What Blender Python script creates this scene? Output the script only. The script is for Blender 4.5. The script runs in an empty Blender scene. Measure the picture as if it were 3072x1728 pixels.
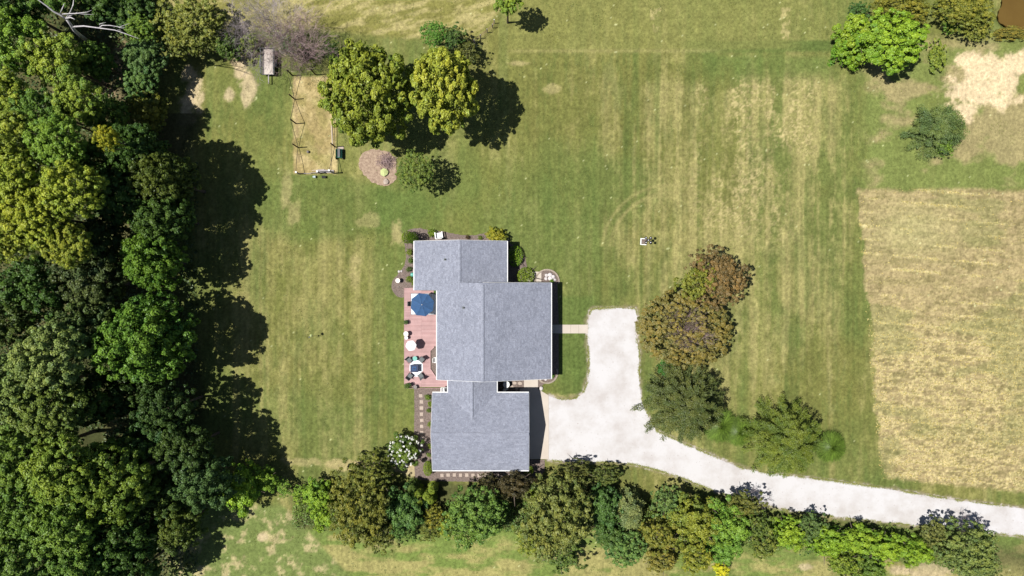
import bpy, math, random
import numpy as np
from mathutils import Vector, Matrix

random.seed(7)
SC = bpy.context.scene
COL = SC.collection
PI = math.pi
H = 82.0      # camera height in metres
S = 0.04      # metres of ground per photograph pixel

# ------------------------------------------------------------------ camera, sky, sun, exposure
cam = bpy.data.cameras.new('camera')
cam.lens = 24.02
cam.sensor_width = 36.0
cam.clip_start = 0.5
cam.clip_end = 6000
cam_o = bpy.data.objects.new('camera', cam)
cam_o.location = (0, 0, H)
cam_o.rotation_euler = (0, 0, 0)
COL.objects.link(cam_o)
SC.camera = cam_o

SUN_EL = math.radians(64.6)
SHADOW_DIR = math.radians(4.5)           # direction in which shadows fall, from +X
world = bpy.data.worlds.new('World')
SC.world = world
world.use_nodes = True
wn = world.node_tree
sky = wn.nodes.new('ShaderNodeTexSky')
sky.sky_type = 'NISHITA'
sky.sun_disc = False
sky.sun_elevation = SUN_EL
sky.sun_rotation = math.radians(90) - (SHADOW_DIR + PI)
sky.altitude = 200
bg = wn.nodes['Background']
bg.inputs[1].default_value = 0.05
wn.links.new(sky.outputs[0], bg.inputs[0])

sun = bpy.data.lights.new('sun', 'SUN')
sun.energy = 5.0
sun.angle = math.radians(0.5)
sun.color = (1.0, 0.965, 0.90)
sun_o = bpy.data.objects.new('sun', sun)
d = Vector((math.cos(SUN_EL) * math.cos(SHADOW_DIR), math.cos(SUN_EL) * math.sin(SHADOW_DIR), -math.sin(SUN_EL)))
sun_o.rotation_euler = d.to_track_quat('-Z', 'Y').to_euler()
sun_o.location = (-60, 0, 120)
COL.objects.link(sun_o)

SC.view_settings.view_transform = 'Standard'
SC.view_settings.look = 'None'
SC.view_settings.exposure = 0.60
SC.view_settings.gamma = 1.0
SC.view_settings.use_curve_mapping = False
SC.render.engine = 'CYCLES'
SC.cycles.use_denoising = True
SC.cycles.max_bounces = 6
SC.cycles.diffuse_bounces = 2
SC.cycles.transmission_bounces = 4
SC.cycles.transparent_max_bounces = 4


# ------------------------------------------------------------------ helpers
def P(x, y, z=0.0):
    """world point that stands over photograph pixel x, y at height z"""
    k = S * (H - z) / H
    return Vector(((x - 1536) * k, (864 - y) * k, z))


def tag(o, label=None, cat=None, group=None, kind=None):
    if label: o['label'] = label
    if cat: o['category'] = cat
    if group: o['group'] = group
    if kind: o['kind'] = kind
    return o


def empty(name, loc, label=None, cat=None, group=None, kind=None, rz=0):
    o = bpy.data.objects.new(name, None)
    o.location = loc
    o.rotation_euler = (0, 0, rz)
    o.empty_display_size = 0.3
    COL.objects.link(o)
    return tag(o, label, cat, group, kind)


def link(name, me, parent=None, loc=None, mat=None):
    o = bpy.data.objects.new(name, me)
    COL.objects.link(o)
    if parent is not None: o.parent = parent
    if loc is not None: o.location = loc
    if mat is not None and me is not None and len(me.materials) == 0: me.materials.append(mat)
    return o


def pymesh(name, verts, faces, mat, smooth=False):
    me = bpy.data.meshes.new(name)
    me.from_pydata([tuple(v) for v in verts], [], faces)
    me.materials.append(mat)
    if smooth:
        me.polygons.foreach_set('use_smooth', [True] * len(me.polygons))
    me.update()
    return me


class MB:
    """collects boxes, tubes, lathes and prisms into one mesh"""
    def __init__(self): self.v = []; self.f = []
    def add(self, vs, fs):
        b = len(self.v); self.v += [Vector(v) for v in vs]; self.f += [tuple(b + i for i in f) for f in fs]; return self
    def box(self, c, s, rz=0.0, M=None):
        hx, hy, hz = s[0] / 2, s[1] / 2, s[2] / 2
        R = M or Matrix.Rotation(rz, 3, 'Z')
        c = Vector(c)
        vs = [c + R @ Vector((a * hx, b * hy, e * hz)) for e in (-1, 1) for b in (-1, 1) for a in (-1, 1)]
        return self.add(vs, [(0, 2, 3, 1), (4, 5, 7, 6), (0, 1, 5, 4), (2, 6, 7, 3), (0, 4, 6, 2), (1, 3, 7, 5)])
    def tube(self, pts, r, n=6, cap=True):
        pts = [Vector(p) for p in pts]
        rs = r if isinstance(r, (list, tuple)) else [r] * len(pts)
        b = len(self.v)
        for i, p in enumerate(pts):
            t = (pts[min(i + 1, len(pts) - 1)] - pts[max(i - 1, 0)])
            if t.length < 1e-6: t = Vector((0, 0, 1))
            t.normalize()
            a = t.orthogonal().normalized() if abs(t.z) < .99 else Vector((1, 0, 0))
            e = t.cross(a)
            for k in range(n):
                w = 2 * PI * k / n
                self.v.append(p + (a * math.cos(w) + e * math.sin(w)) * rs[i])
        for i in range(len(pts) - 1):
            for k in range(n):
                k2 = (k + 1) % n
                self.f.append((b + i * n + k, b + i * n + k2, b + (i + 1) * n + k2, b + (i + 1) * n + k))
        if cap and n > 2:
            self.f.append(tuple(b + k for k in range(n))[::-1])
            self.f.append(tuple(b + (len(pts) - 1) * n + k for k in range(n)))
        return self
    def lathe(self, c, prof, n=16, sx=1, sy=1):
        c = Vector(c); b = len(self.v)
        for (r, z) in prof:
            for k in range(n):
                w = 2 * PI * k / n
                self.v.append(c + Vector((r * sx * math.cos(w), r * sy * math.sin(w), z)))
        for i in range(len(prof) - 1):
            for k in range(n):
                k2 = (k + 1) % n
                self.f.append((b + i * n + k, b + i * n + k2, b + (i + 1) * n + k2, b + (i + 1) * n + k))
        self.f.append(tuple(b + k for k in range(n))[::-1])
        self.f.append(tuple(b + (len(prof) - 1) * n + k for k in range(n)))
        return self
    def prism(self, poly, z0, z1):
        n = len(poly)
        vs = [(p[0], p[1], z0) for p in poly] + [(p[0], p[1], z1) for p in poly]
        return self.add(vs, [tuple(range(n))[::-1], tuple(range(n, 2 * n))] + [(i, (i + 1) % n, n + (i + 1) % n, n + i) for i in range(n)])
    def mesh(self, name, mat, smooth=False): return pymesh(name, self.v, self.f, mat, smooth)
    def build(self, name, mat, parent=None, loc=None, smooth=False):
        return link(name, self.mesh(name, mat, smooth), parent, loc)


# ------------------------------------------------------------------ numpy noise
def _hash(ix, iy, seed):
    n = (ix.astype(np.int64) * 374761393 + iy.astype(np.int64) * 668265263 + seed * 1442695041) & 0xFFFFFFFF
    n = ((n ^ (n >> 13)) * 1274126177) & 0xFFFFFFFF
    return ((n ^ (n >> 16)) & 0xFFFF) / 65535.0


def vnoise(x, y, seed=0):
    ix = np.floor(x); iy = np.floor(y)
    fx = x - ix; fy = y - iy
    fx = fx * fx * (3 - 2 * fx); fy = fy * fy * (3 - 2 * fy)
    a = _hash(ix, iy, seed); b = _hash(ix + 1, iy, seed); c = _hash(ix, iy + 1, seed); e = _hash(ix + 1, iy + 1, seed)
    return (a * (1 - fx) + b * fx) * (1 - fy) + (c * (1 - fx) + e * fx) * fy


def fbm(x, y, seed=0, octv=4, gain=.5):
    t = 0; amp = 1; tot = 0
    for o in range(octv):
        t = t + amp * vnoise(x * 2 ** o + 17.3 * o, y * 2 ** o - 9.1 * o, seed + o * 31)
        tot += amp; amp *= gain
    return t / tot


def ss(x, a, b):
    t = np.clip((x - a) / (b - a), 0, 1)
    return t * t * (3 - 2 * t)


# ------------------------------------------------------------------ materials
def mat_new(name):
    m = bpy.data.materials.new(name); m.use_nodes = True
    nt = m.node_tree
    return m, nt, nt.nodes, nt.links, nt.nodes['Principled BSDF']


def flat(name, col, rough=.7, metal=0.0, var=.12, scale=6.0, bump=0.0, spec=.4):
    m, nt, N, L, b = mat_new(name)
    geo = N.new('ShaderNodeNewGeometry')
    nz = N.new('ShaderNodeTexNoise'); nz.inputs['Scale'].default_value = scale; nz.inputs['Detail'].default_value = 5
    L.new(geo.outputs['Position'], nz.inputs['Vector'])
    mr = N.new('ShaderNodeMapRange'); mr.inputs[1].default_value = .3; mr.inputs[2].default_value = .7
    mr.inputs[3].default_value = 1 - var; mr.inputs[4].default_value = 1 + var
    L.new(nz.outputs['Fac'], mr.inputs[0])
    mx = N.new('ShaderNodeVectorMath'); mx.operation = 'SCALE'; mx.inputs[0].default_value = col
    L.new(mr.outputs[0], mx.inputs['Scale'])
    L.new(mx.outputs[0], b.inputs['Base Color'])
    b.inputs['Roughness'].default_value = rough; b.inputs['Metallic'].default_value = metal
    b.inputs['Specular IOR Level'].default_value = spec
    if bump:
        bp = N.new('ShaderNodeBump'); bp.inputs['Strength'].default_value = bump; bp.inputs['Distance'].default_value = .02
        n2 = N.new('ShaderNodeTexNoise'); n2.inputs['Scale'].default_value = scale * 5
        L.new(geo.outputs['Position'], n2.inputs['Vector'])
        L.new(n2.outputs['Fac'], bp.inputs['Height']); L.new(bp.outputs[0], b.inputs['Normal'])
    return m


def ramped(name, stops, scale, detail=6, rough=.9, bump=.4, stretch=(1, 1, 1), speck=None, dist=.03):
    m, nt, N, L, b = mat_new(name)
    geo = N.new('ShaderNodeNewGeometry')
    mp = N.new('ShaderNodeMapping'); mp.inputs['Scale'].default_value = stretch
    L.new(geo.outputs['Position'], mp.inputs['Vector'])
    nz = N.new('ShaderNodeTexNoise'); nz.inputs['Scale'].default_value = scale; nz.inputs['Detail'].default_value = detail
    nz.inputs['Roughness'].default_value = .65
    L.new(mp.outputs[0], nz.inputs['Vector'])
    cr = N.new('ShaderNodeValToRGB')
    e = cr.color_ramp.elements
    while len(e) < len(stops): e.new(.5)
    for k, (p, c) in enumerate(stops): e[k].position = p; e[k].color = (*c, 1)
    L.new(nz.outputs['Fac'], cr.inputs[0])
    out = cr.outputs[0]
    if speck:
        n2 = N.new('ShaderNodeTexNoise'); n2.inputs['Scale'].default_value = speck[0]; n2.inputs['Detail'].default_value = 3
        L.new(geo.outputs['Position'], n2.inputs['Vector'])
        r2 = N.new('ShaderNodeMapRange'); r2.inputs[1].default_value = speck[1]; r2.inputs[2].default_value = speck[1] + .05
        L.new(n2.outputs['Fac'], r2.inputs[0])
        mx = N.new('ShaderNodeMixRGB'); mx.inputs[2].default_value = (*speck[2], 1)
        L.new(r2.outputs[0], mx.inputs[0]); L.new(out, mx.inputs[1]); out = mx.outputs[0]
    L.new(out, b.inputs['Base Color'])
    b.inputs['Roughness'].default_value = rough; b.inputs['Specular IOR Level'].default_value = .15
    bp = N.new('ShaderNodeBump'); bp.inputs['Strength'].default_value = bump; bp.inputs['Distance'].default_value = dist
    n3 = N.new('ShaderNodeTexNoise'); n3.inputs['Scale'].default_value = 9; n3.inputs['Detail'].default_value = 6
    L.new(geo.outputs['Position'], n3.inputs['Vector'])
    L.new(n3.outputs['Fac'], bp.inputs['Height']); L.new(bp.outputs[0], b.inputs['Normal'])
    return m


def leaf_material():
    m = bpy.data.materials.new('foliage'); m.use_nodes = True
    nt = m.node_tree; N = nt.nodes; L = nt.links
    N.remove(N['Principled BSDF'])
    oi = N.new('ShaderNodeObjectInfo')
    at = N.new('ShaderNodeAttribute'); at.attribute_name = 'vary'
    sp = N.new('ShaderNodeSeparateColor'); L.new(at.outputs['Color'], sp.inputs[0])
    # brightness of the single leaf
    mr = N.new('ShaderNodeMapRange'); mr.inputs[3].default_value = .80; mr.inputs[4].default_value = 1.62
    L.new(sp.outputs[0], mr.inputs[0])
    sc = N.new('ShaderNodeVectorMath'); sc.operation = 'SCALE'
    L.new(oi.outputs['Color'], sc.inputs[0]); L.new(mr.outputs[0], sc.inputs['Scale'])
    # clump hue: towards yellow / brown or towards deep green
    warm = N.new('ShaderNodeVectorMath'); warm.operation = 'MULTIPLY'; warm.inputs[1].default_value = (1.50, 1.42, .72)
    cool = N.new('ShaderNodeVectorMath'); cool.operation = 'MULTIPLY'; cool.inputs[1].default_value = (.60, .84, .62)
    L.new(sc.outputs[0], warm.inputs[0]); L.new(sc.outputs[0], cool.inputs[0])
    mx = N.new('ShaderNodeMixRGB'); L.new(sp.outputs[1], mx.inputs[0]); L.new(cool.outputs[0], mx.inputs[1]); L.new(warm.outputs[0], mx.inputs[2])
    df = N.new('ShaderNodeBsdfDiffuse'); tr = N.new('ShaderNodeBsdfTranslucent'); gl = N.new('ShaderNodeBsdfGlossy')
    gl.inputs['Roughness'].default_value = .45
    gl.inputs['Color'].default_value = (.8, .85, .8, 1)
    L.new(mx.outputs[0], df.inputs[0]); L.new(mx.outputs[0], tr.inputs[0])
    m1 = N.new('ShaderNodeMixShader'); m1.inputs[0].default_value = .20
    L.new(df.outputs[0], m1.inputs[1]); L.new(tr.outputs[0], m1.inputs[2])
    m2 = N.new('ShaderNodeMixShader'); m2.inputs[0].default_value = .025
    L.new(m1.outputs[0], m2.inputs[1]); L.new(gl.outputs[0], m2.inputs[2])
    L.new(m2.outputs[0], N['Material Output'].inputs[0])
    return m


def attr_material(name, attr, fine=40.0, amp=.35, bump=.6, mid=3.0):
    m, nt, N, L, b = mat_new(name)
    at = N.new('ShaderNodeAttribute'); at.attribute_name = attr
    geo = N.new('ShaderNodeNewGeometry')
    n1 = N.new('ShaderNodeTexNoise'); n1.inputs['Scale'].default_value = mid; n1.inputs['Detail'].default_value = 8; n1.inputs['Roughness'].default_value = .75
    L.new(geo.outputs['Position'], n1.inputs['Vector'])
    mr = N.new('ShaderNodeMapRange'); mr.inputs[1].default_value = .28; mr.inputs[2].default_value = .72
    mr.inputs[3].default_value = 1 - amp; mr.inputs[4].default_value = 1 + amp
    L.new(n1.outputs['Fac'], mr.inputs[0])
    sc = N.new('ShaderNodeVectorMath'); sc.operation = 'SCALE'
    L.new(at.outputs['Color'], sc.inputs[0]); L.new(mr.outputs[0], sc.inputs['Scale'])
    L.new(sc.outputs[0], b.inputs['Base Color'])
    b.inputs['Roughness'].default_value = .95; b.inputs['Specular IOR Level'].default_value = .08
    n2 = N.new('ShaderNodeTexNoise'); n2.inputs['Scale'].default_value = fine / 6; n2.inputs['Detail'].default_value = 6
    L.new(geo.outputs['Position'], n2.inputs['Vector'])
    bp = N.new('ShaderNodeBump'); bp.inputs['Strength'].default_value = bump; bp.inputs['Distance'].default_value = .06
    L.new(n2.outputs['Fac'], bp.inputs['Height']); L.new(bp.outputs[0], b.inputs['Normal'])
    return m


M = {}
M['leaf'] = leaf_material()
M['ground'] = attr_material('grass_ground', 'tint', amp=.42, bump=.9)
M['gravel'] = ramped('white_gravel', [(.34, (.350, .328, .320)), (.46, (.392, .376, .374)), (.58, (.425, .415, .42))], .35, rough=.9, bump=.35, speck=(5.0, .68, (.24, .20, .18)))
M['concrete'] = ramped('concrete', [(.3, (.37, .325, .28)), (.7, (.42, .375, .33))], .6, bump=.1, dist=.01)
M['mulch'] = ramped('mulch', [(.30, (.075, .055, .048)), (.5, (.135, .105, .092)), (.7, (.21, .165, .145))], 7, bump=.9, dist=.05)
M['straw'] = ramped('leaf_litter', [(.3, (.16, .11, .08)), (.5, (.26, .19, .14)), (.7, (.36, .28, .20))], 3.5, bump=.9, dist=.06)
M['pond'] = ramped('muddy_water', [(.3, (.085, .052, .014)), (.7, (.105, .066, .018))], .3, rough=.12, bump=.03, dist=.01)
M['bark'] = ramped('bark', [(.3, (.05, .038, .028)), (.7, (.13, .105, .085))], 6, bump=.8)
M['dead_wood'] = ramped('bleached_wood', [(.3, (.26, .245, .25)), (.7, (.46, .44, .45))], 4, bump=.5)
M['twig_grey'] = ramped('grey_twigs', [(.3, (.24, .20, .20)), (.7, (.38, .33, .33))], 4, bump=.3)
M['twig_purple'] = ramped('purple_twigs', [(.3, (.19, .13, .13)), (.7, (.33, .24, .235))], 4, bump=.3)
M['siding'] = ramped('siding', [(.3, (.52, .51, .48)), (.7, (.60, .59, .56))], 1.0, bump=.05)
M['white'] = flat('white_paint', (.60, .60, .60), .45, var=.05)
M['offwhite'] = flat('cream_ceramic', (.62, .58, .52), .5, var=.06)
M['black'] = flat('black_metal', (.010, .010, .012), .6, var=.2, spec=.15)
M['darkgrey'] = flat('dark_grey_mesh', (.055, .06, .065), .6, var=.15)
M['grey'] = flat('grey_fabric', (.10, .11, .115), .8, var=.15, scale=14)
M['glass'] = flat('window_glass', (.02, .028, .035), .06, var=.1, spec=.8)
M['navy'] = flat('blue_canvas', (.022, .066, .155), .85, var=.12, scale=3)
M['navydark'] = flat('navy_cloth', (.014, .022, .06), .7, var=.2)
M['teal'] = flat('teal_glass', (.10, .32, .27), .3, var=.2)
M['green_plastic'] = flat('green_plastic', (.06, .20, .15), .45, var=.2)
M['rubber'] = flat('rubber', (.012, .012, .012), .8)
M['pine'] = ramped('pale_boards', [(.3, (.30, .25, .18)), (.7, (.42, .36, .28))], 2, bump=.3, stretch=(1, 6, 1))
M['greywood'] = ramped('grey_boards', [(.3, (.20, .18, .18)), (.7, (.34, .31, .32))], 3, bump=.3)
M['post'] = ramped('dark_posts', [(.3, (.022, .013, .010)), (.7, (.05, .03, .024))], 5, bump=.3)
M['rope'] = flat('dark_netting', (.03, .024, .02), .9)
M['terracotta'] = flat('grey_stoneware', (.14, .12, .115), .6)
M['stone'] = ramped('flat_stones', [(.3, (.28, .225, .19)), (.7, (.37, .31, .265))], 3, bump=.3)
M['paver'] = ramped('edging_blocks', [(.3, (.20, .165, .13)), (.7, (.33, .28, .23))], 3, bump=.4)
M['rock'] = ramped('pale_rocks', [(.3, (.32, .29, .28)), (.7, (.56, .53, .54))], 3, bump=.4)
M['yellow_cover'] = flat('yellow_cover', (.34, .38, .16), .7, var=.15, scale=5)
M['rug'] = ramped('patterned_rug', [(.42, (.45, .50, .55)), (.5, (.66, .68, .70)), (.6, (.60, .64, .68))], 5, bump=.1, dist=.005)
M['blossom'] = flat('white_petals', (.75, .75, .70), .8, var=.1)
M['trailer_bed'] = ramped('trailer_floor', [(.3, (.38, .335, .30)), (.7, (.44, .39, .36))], 2, bump=.1)


def deck_mat():
    m, nt, N, L, b = mat_new('red_stained_boards')
    oi = N.new('ShaderNodeObjectInfo')
    cr = N.new('ShaderNodeValToRGB'); e = cr.color_ramp.elements
    e[0].color = (.285, .165, .162, 1); e[1].color = (.350, .215, .212, 1)
    L.new(oi.outputs['Random'], cr.inputs[0])
    geo = N.new('ShaderNodeNewGeometry'); nz = N.new('ShaderNodeTexNoise'); nz.inputs['Scale'].default_value = 1.2; nz.inputs['Detail'].default_value = 6
    L.new(geo.outputs['Position'], nz.inputs['Vector'])
    mr = N.new('ShaderNodeMapRange'); mr.inputs[1].default_value = .3; mr.inputs[2].default_value = .7; mr.inputs[3].default_value = .88; mr.inputs[4].default_value = 1.12
    L.new(nz.outputs['Fac'], mr.inputs[0])
    sc = N.new('ShaderNodeVectorMath'); sc.operation = 'SCALE'; L.new(cr.outputs[0], sc.inputs[0]); L.new(mr.outputs[0], sc.inputs['Scale'])
    L.new(sc.outputs[0], b.inputs['Base Color']); b.inputs['Roughness'].default_value = .7
    return m


M['deck'] = deck_mat()


def shingle_mat(name='asphalt_shingles'):
    m, nt, N, L, b = mat_new(name)
    at = N.new('ShaderNodeAttribute'); at.attribute_name = 'vary'
    sp = N.new('ShaderNodeSeparateColor'); L.new(at.outputs['Color'], sp.inputs[0])
    cr = N.new('ShaderNodeValToRGB'); e = cr.color_ramp.elements
    e[0].color = (.150, .160, .200, 1); e[1].color = (.212, .224, .272, 1)
    e.new(.5).color = (.178, .190, .235, 1)
    L.new(sp.outputs[0], cr.inputs[0])
    geo = N.new('ShaderNodeNewGeometry'); nz = N.new('ShaderNodeTexNoise'); nz.inputs['Scale'].default_value = 9; nz.inputs['Detail'].default_value = 6
    L.new(geo.outputs['Position'], nz.inputs['Vector'])
    n4 = N.new('ShaderNodeTexNoise'); n4.inputs['Scale'].default_value = .5; n4.inputs['Detail'].default_value = 4
    L.new(geo.outputs['Position'], n4.inputs['Vector'])
    mr = N.new('ShaderNodeMapRange'); mr.inputs[1].default_value = .3; mr.inputs[2].default_value = .7; mr.inputs[3].default_value = .78; mr.inputs[4].default_value = 1.22
    L.new(nz.outputs['Fac'], mr.inputs[0])
    m4 = N.new('ShaderNodeMapRange'); m4.inputs[1].default_value = .3; m4.inputs[2].default_value = .7; m4.inputs[3].default_value = .93; m4.inputs[4].default_value = 1.07
    L.new(n4.outputs['Fac'], m4.inputs[0])
    mm = N.new('ShaderNodeMath'); mm.operation = 'MULTIPLY'; L.new(mr.outputs[0], mm.inputs[0]); L.new(m4.outputs[0], mm.inputs[1])
    sc = N.new('ShaderNodeVectorMath'); sc.operation = 'SCALE'; L.new(cr.outputs[0], sc.inputs[0]); L.new(mm.outputs[0], sc.inputs['Scale'])
    L.new(sc.outputs[0], b.inputs['Base Color']); b.inputs['Roughness'].default_value = .85; b.inputs['Specular IOR Level'].default_value = .25
    return m


M['shingle'] = shingle_mat()
M['roof_felt'] = flat('roof_felt', (.12, .125, .145), .9)

# ------------------------------------------------------------------ the ground: one sheet to the horizon
def axis(lo, hi, step):
    core = np.arange(lo, hi + step / 2, step)
    far = []
    d_, x = step * 2, 0.0
    while x < 2500: x += d_; far.append(x); d_ *= 1.35
    far = np.array(far)
    return np.concatenate([(lo - far)[::-1], core, hi + far])


drive = [(1644, 1187), (1668, 1196), (1700, 1200), (1728, 1196), (1750, 1180), (1762, 1150), (1768, 1100), (1766, 1050), (1762, 1002), (1762, 972),
         (1768, 955), (1772, 932), (1782, 927), (1850, 924), (1906, 927), (1911, 950), (1907, 990), (1911, 1030), (1918, 1060), (1916, 1120), (1922, 1190),
         (1945, 1250), (1970, 1294), (2030, 1322), (2087, 1347), (2160, 1378), (2230, 1407), (2330, 1424), (2385, 1429), (2500, 1444), (2624, 1461), (2740, 1480), (2862, 1500),
         (3072, 1526), (3700, 1600), (3700, 1690), (3072, 1608), (2900, 1590), (2743, 1574), (2560, 1556), (2385, 1533), (2260, 1507), (2146, 1473), (2040, 1430), (1960, 1406), (1908, 1393),
         (1850, 1386), (1750, 1386), (1690, 1385), (1644, 1379)]


def build_ground():
    xs = axis(-66, 66, .165); ys = axis(-38.5, 38.5, .165)
    X, Y = np.meshgrid(xs, ys)
    gx = X / S + 1536; gy = 864 - Y / S            # photograph pixels on the ground
    m = X / 1.0; n = Y / 1.0
    def C(r, g, b): return np.array([r, g, b])[None, None, :]
    lush = C(.064, .092, .027); mid = C(.116, .120, .041); olive = C(.115, .104, .034)
    dry = C(.215, .188, .088); straw = C(.285, .232, .130); dirt = C(.43, .335, .245); dark = C(.028, .030, .014)
    wob = (fbm(m * .12, n * .12, 5) - .5)
    big = fbm(m * .055, n * .055, 11, 4)
    patch = fbm(m * .32, n * .16, 23, 5, .6)
    fine = fbm(m * 1.9, n * 1.5, 37, 3, .7)
    streak = fbm(m * 1.15, n * .07, 41, 4, .6)        # mowing tracks run up and down the photograph
    streak2 = fbm(m * .45, n * .045, 43, 3, .6)
    fst = fbm(m * 3.0, n * .55, 47, 3, .7)
    grit = fbm(m * 3.4, n * 2.6, 49, 2, .8)
    f = (.55 * fine + .45 * grit)[..., None]
    def mixc(a, b, t): return a * (1 - t[..., None]) + b * t[..., None]
    col = np.broadcast_to(mid, X.shape + (3,)).copy()
    # general lawn variation
    t = ss(.45 * patch + .35 * big + .25 * streak, .42, .62)
    col = mixc(np.broadcast_to(lush * .5 + mid * .5, col.shape), col, t)
    col = mixc(col, np.broadcast_to(olive, col.shape), ss(fbm(m * .09, n * .09, 71, 3), .42, .62) * .45)
    # dry amount
    east = ss(gx, 1650, 2150) * (1 - ss(gx, 2490, 2570)) * ss(gy + 60 * wob, 190, 260) * (1 - ss(gy, 900, 1250) * .75)
    west = ss(gx, 640, 760) * (1 - ss(gx, 1120, 1210)) * ss(gy, 540, 760) * (1 - ss(gy, 1350, 1440) * .3)
    dryf = .10 + .50 * east + .40 * west
    dr = ss(.36 * streak + .16 * streak2 + .34 * patch + .16 * fine + .20 * fst + .30 * dryf, .64, .86)
    stripe = .5 + .5 * np.sin((gx + 14 * wob) * 2 * PI / 46.0)
    dr = np.clip(dr * (.62 + .62 * ss(stripe, .25, .75) * (.25 + .75 * east)) + .05 * east, 0, 1)
    stripe_w = .5 + .5 * np.sin((gx + 20 * wob) * 2 * PI / 58.0 + 1.0)
    dr = np.clip(dr * (1 - .35 * west * ss(stripe_w, .3, .7)), 0, 1)
    col = mixc(col, np.broadcast_to(dry, col.shape), dr * .85)
    col = mixc(col, np.broadcast_to(lush * .85, col.shape), ss(.5 * fst + .5 * fbm(m * .5, n * .25, 53, 4), .52, .66) * .38)
    # dark green mowing strips between
    col = mixc(col, np.broadcast_to(lush, col.shape), ss(fbm(m * .8, n * .035, 91, 3), .60, .75) * .38)
    # lush grass round the house and on the lawn below the garden
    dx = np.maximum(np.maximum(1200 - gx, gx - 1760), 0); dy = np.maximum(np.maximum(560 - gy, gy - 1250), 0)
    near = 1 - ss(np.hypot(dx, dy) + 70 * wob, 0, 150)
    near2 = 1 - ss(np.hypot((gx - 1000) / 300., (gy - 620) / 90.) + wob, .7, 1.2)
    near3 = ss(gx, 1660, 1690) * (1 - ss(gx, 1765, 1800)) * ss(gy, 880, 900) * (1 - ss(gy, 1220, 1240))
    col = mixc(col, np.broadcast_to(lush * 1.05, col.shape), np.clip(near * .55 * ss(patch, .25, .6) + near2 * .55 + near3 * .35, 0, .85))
    # green hollow and track across the upper lawn
    band = ss(gx + 90 * wob, 1980, 2080) * (1 - ss(gx, 2480, 2560)) * ss(gy + 8 * wob, 116, 126) * (1 - ss(gy + 8 * wob, 148, 160))
    col = mixc(col, np.broadcast_to(lush * .9, col.shape), band * .85)
    b2 = ss(gx, 2080, 2130) * (1 - ss(gx, 2470, 2520)) * ss(gy, 160, 180) * (1 - ss(gy + 70 * fbm(m * .6, n * .2, 7), 240, 300))
    col = mixc(col, np.broadcast_to(lush * 1.1, col.shape), b2 * .55 * ss(patch, .3, .6))
    tr = ss(gx, 1500, 1560) * (1 - ss(gx, 2100, 2200)) * np.exp(-((gy - 152 - 3 * wob) / 6.) ** 2)
    col = mixc(col, np.broadcast_to(dry, col.shape), tr * .5)
    # upper lawn above the track: rougher olive meadow
    up = (1 - ss(gy + 10 * wob, 140, 155)) * ss(gx, 1480, 1560) * (1 - ss(gx, 2330, 2440))
    col = mixc(col, np.broadcast_to(C(.135, .132, .048), col.shape), up * .6)
    scr = (vnoise(m * .7, n * .12, 201) > .80) & (gy > 20) & (gy < 118) & (gx > 1900) & (gx < 2400)
    col = mixc(col, np.broadcast_to(straw, col.shape), scr * ss(fine, .45, .6) * .5)
    # straw remains scattered over the drive side of the lawn
    veg = fbm(m * 1.3, n * 1.3, 301, 4, .65)
    ridg = 1 - np.abs(2 * veg - 1)
    zone = ss(gx, 2020, 2150) * (1 - ss(gx, 2420, 2480)) * ss(gy, 215, 270) * (1 - ss(gy, 620, 800))
    col = mixc(col, np.broadcast_to(straw * 1.1, col.shape), zone * ss(ridg, .86, .96) * .75 * ss(patch, .35, .6))
    # turning circles of the mower
    for (cx, cy, r, w) in ((2010, 760, 205, 5), (2010, 760, 182, 4), (1990, 740, 150, 3)):
        rr = np.abs(np.hypot(gx - cx, gy - cy) - r)
        col = mixc(col, np.broadcast_to(dry, col.shape), np.exp(-(rr / w) ** 2) * .5 * (gy < 740))
    # mown hay field on the right
    edge = 2572 + (gy - 570) * .085 + 26 * (fine - .5) + 44 * (fbm(m * .35, n * .35, 511, 3) - .5)
    hay = ss(gx, edge - 4, edge + 8) * ss(gy + 26 * (fbm(m * .4, n * .4, 513, 3) - .5), 560 + 18 * (fine - .5), 578 + 18 * (fine - .5)) * (1 - ss(gy - (gx - 2640) * .10, 1425 + 20 * (fine - .5), 1440 + 20 * (fine - .5)))
    row = fbm(m * .16, (n + .035 * m) * 2.2, 55, 4, .6)
    hb = fbm(m * 1.0, n * 1.6, 57, 5, .75)
    hcol = mixc(np.broadcast_to(C(.145, .118, .062), col.shape), np.broadcast_to(C(.222, .172, .102), col.shape), ss(.55 * hb + .45 * row, .38, .60))
    ridg2 = 1 - np.abs(2 * fbm(m * .8, n * 2.2, 59, 4, .68) - 1)
    hcol = mixc(hcol, np.broadcast_to(C(.36, .29, .17), col.shape), ss(ridg2, .78, .95) * .85 * (.35 + .65 * ss(gy, 860, 1100)) + .0 * row)
    rows = np.exp(-(np.abs(((gy - .09 * (gx - 2600) + 7 * wob) / 41.) % 1 - .5) * 41 / 2.6) ** 2)
    hcol = mixc(hcol, np.broadcast_to(C(.40, .325, .20), col.shape), rows * 1.0 * ss(fbm(m * .4, n * .4, 61), .36, .56))
    gp = ss(fbm(m * .16, n * .3, 67, 4), .52, .66)
    hcol = mixc(hcol, np.broadcast_to(C(.12, .13, .05), col.shape), gp * .4)
    pale = np.exp(-(((gx - 2740) / 130.) ** 2 + ((gy - 690) / 80.) ** 2))
    hcol = mixc(hcol, np.broadcast_to(C(.25, .23, .12), col.shape), pale * .55)
    col = mixc(col, hcol, hay)
    # straw field along the top left
    ftop = 95 + 18 * np.sin(gx / 180.) + 14 * (fine - .5)
    top = ss(gx, 475, 500) * (1 - ss(gx + (gy - 60) * .9, 1462, 1480)) * (1 - ss(gy, ftop, ftop + 22))
    ts = fbm((m + n * .6) * .35, (n - m * .3) * 1.6, 77, 5, .65)
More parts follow.
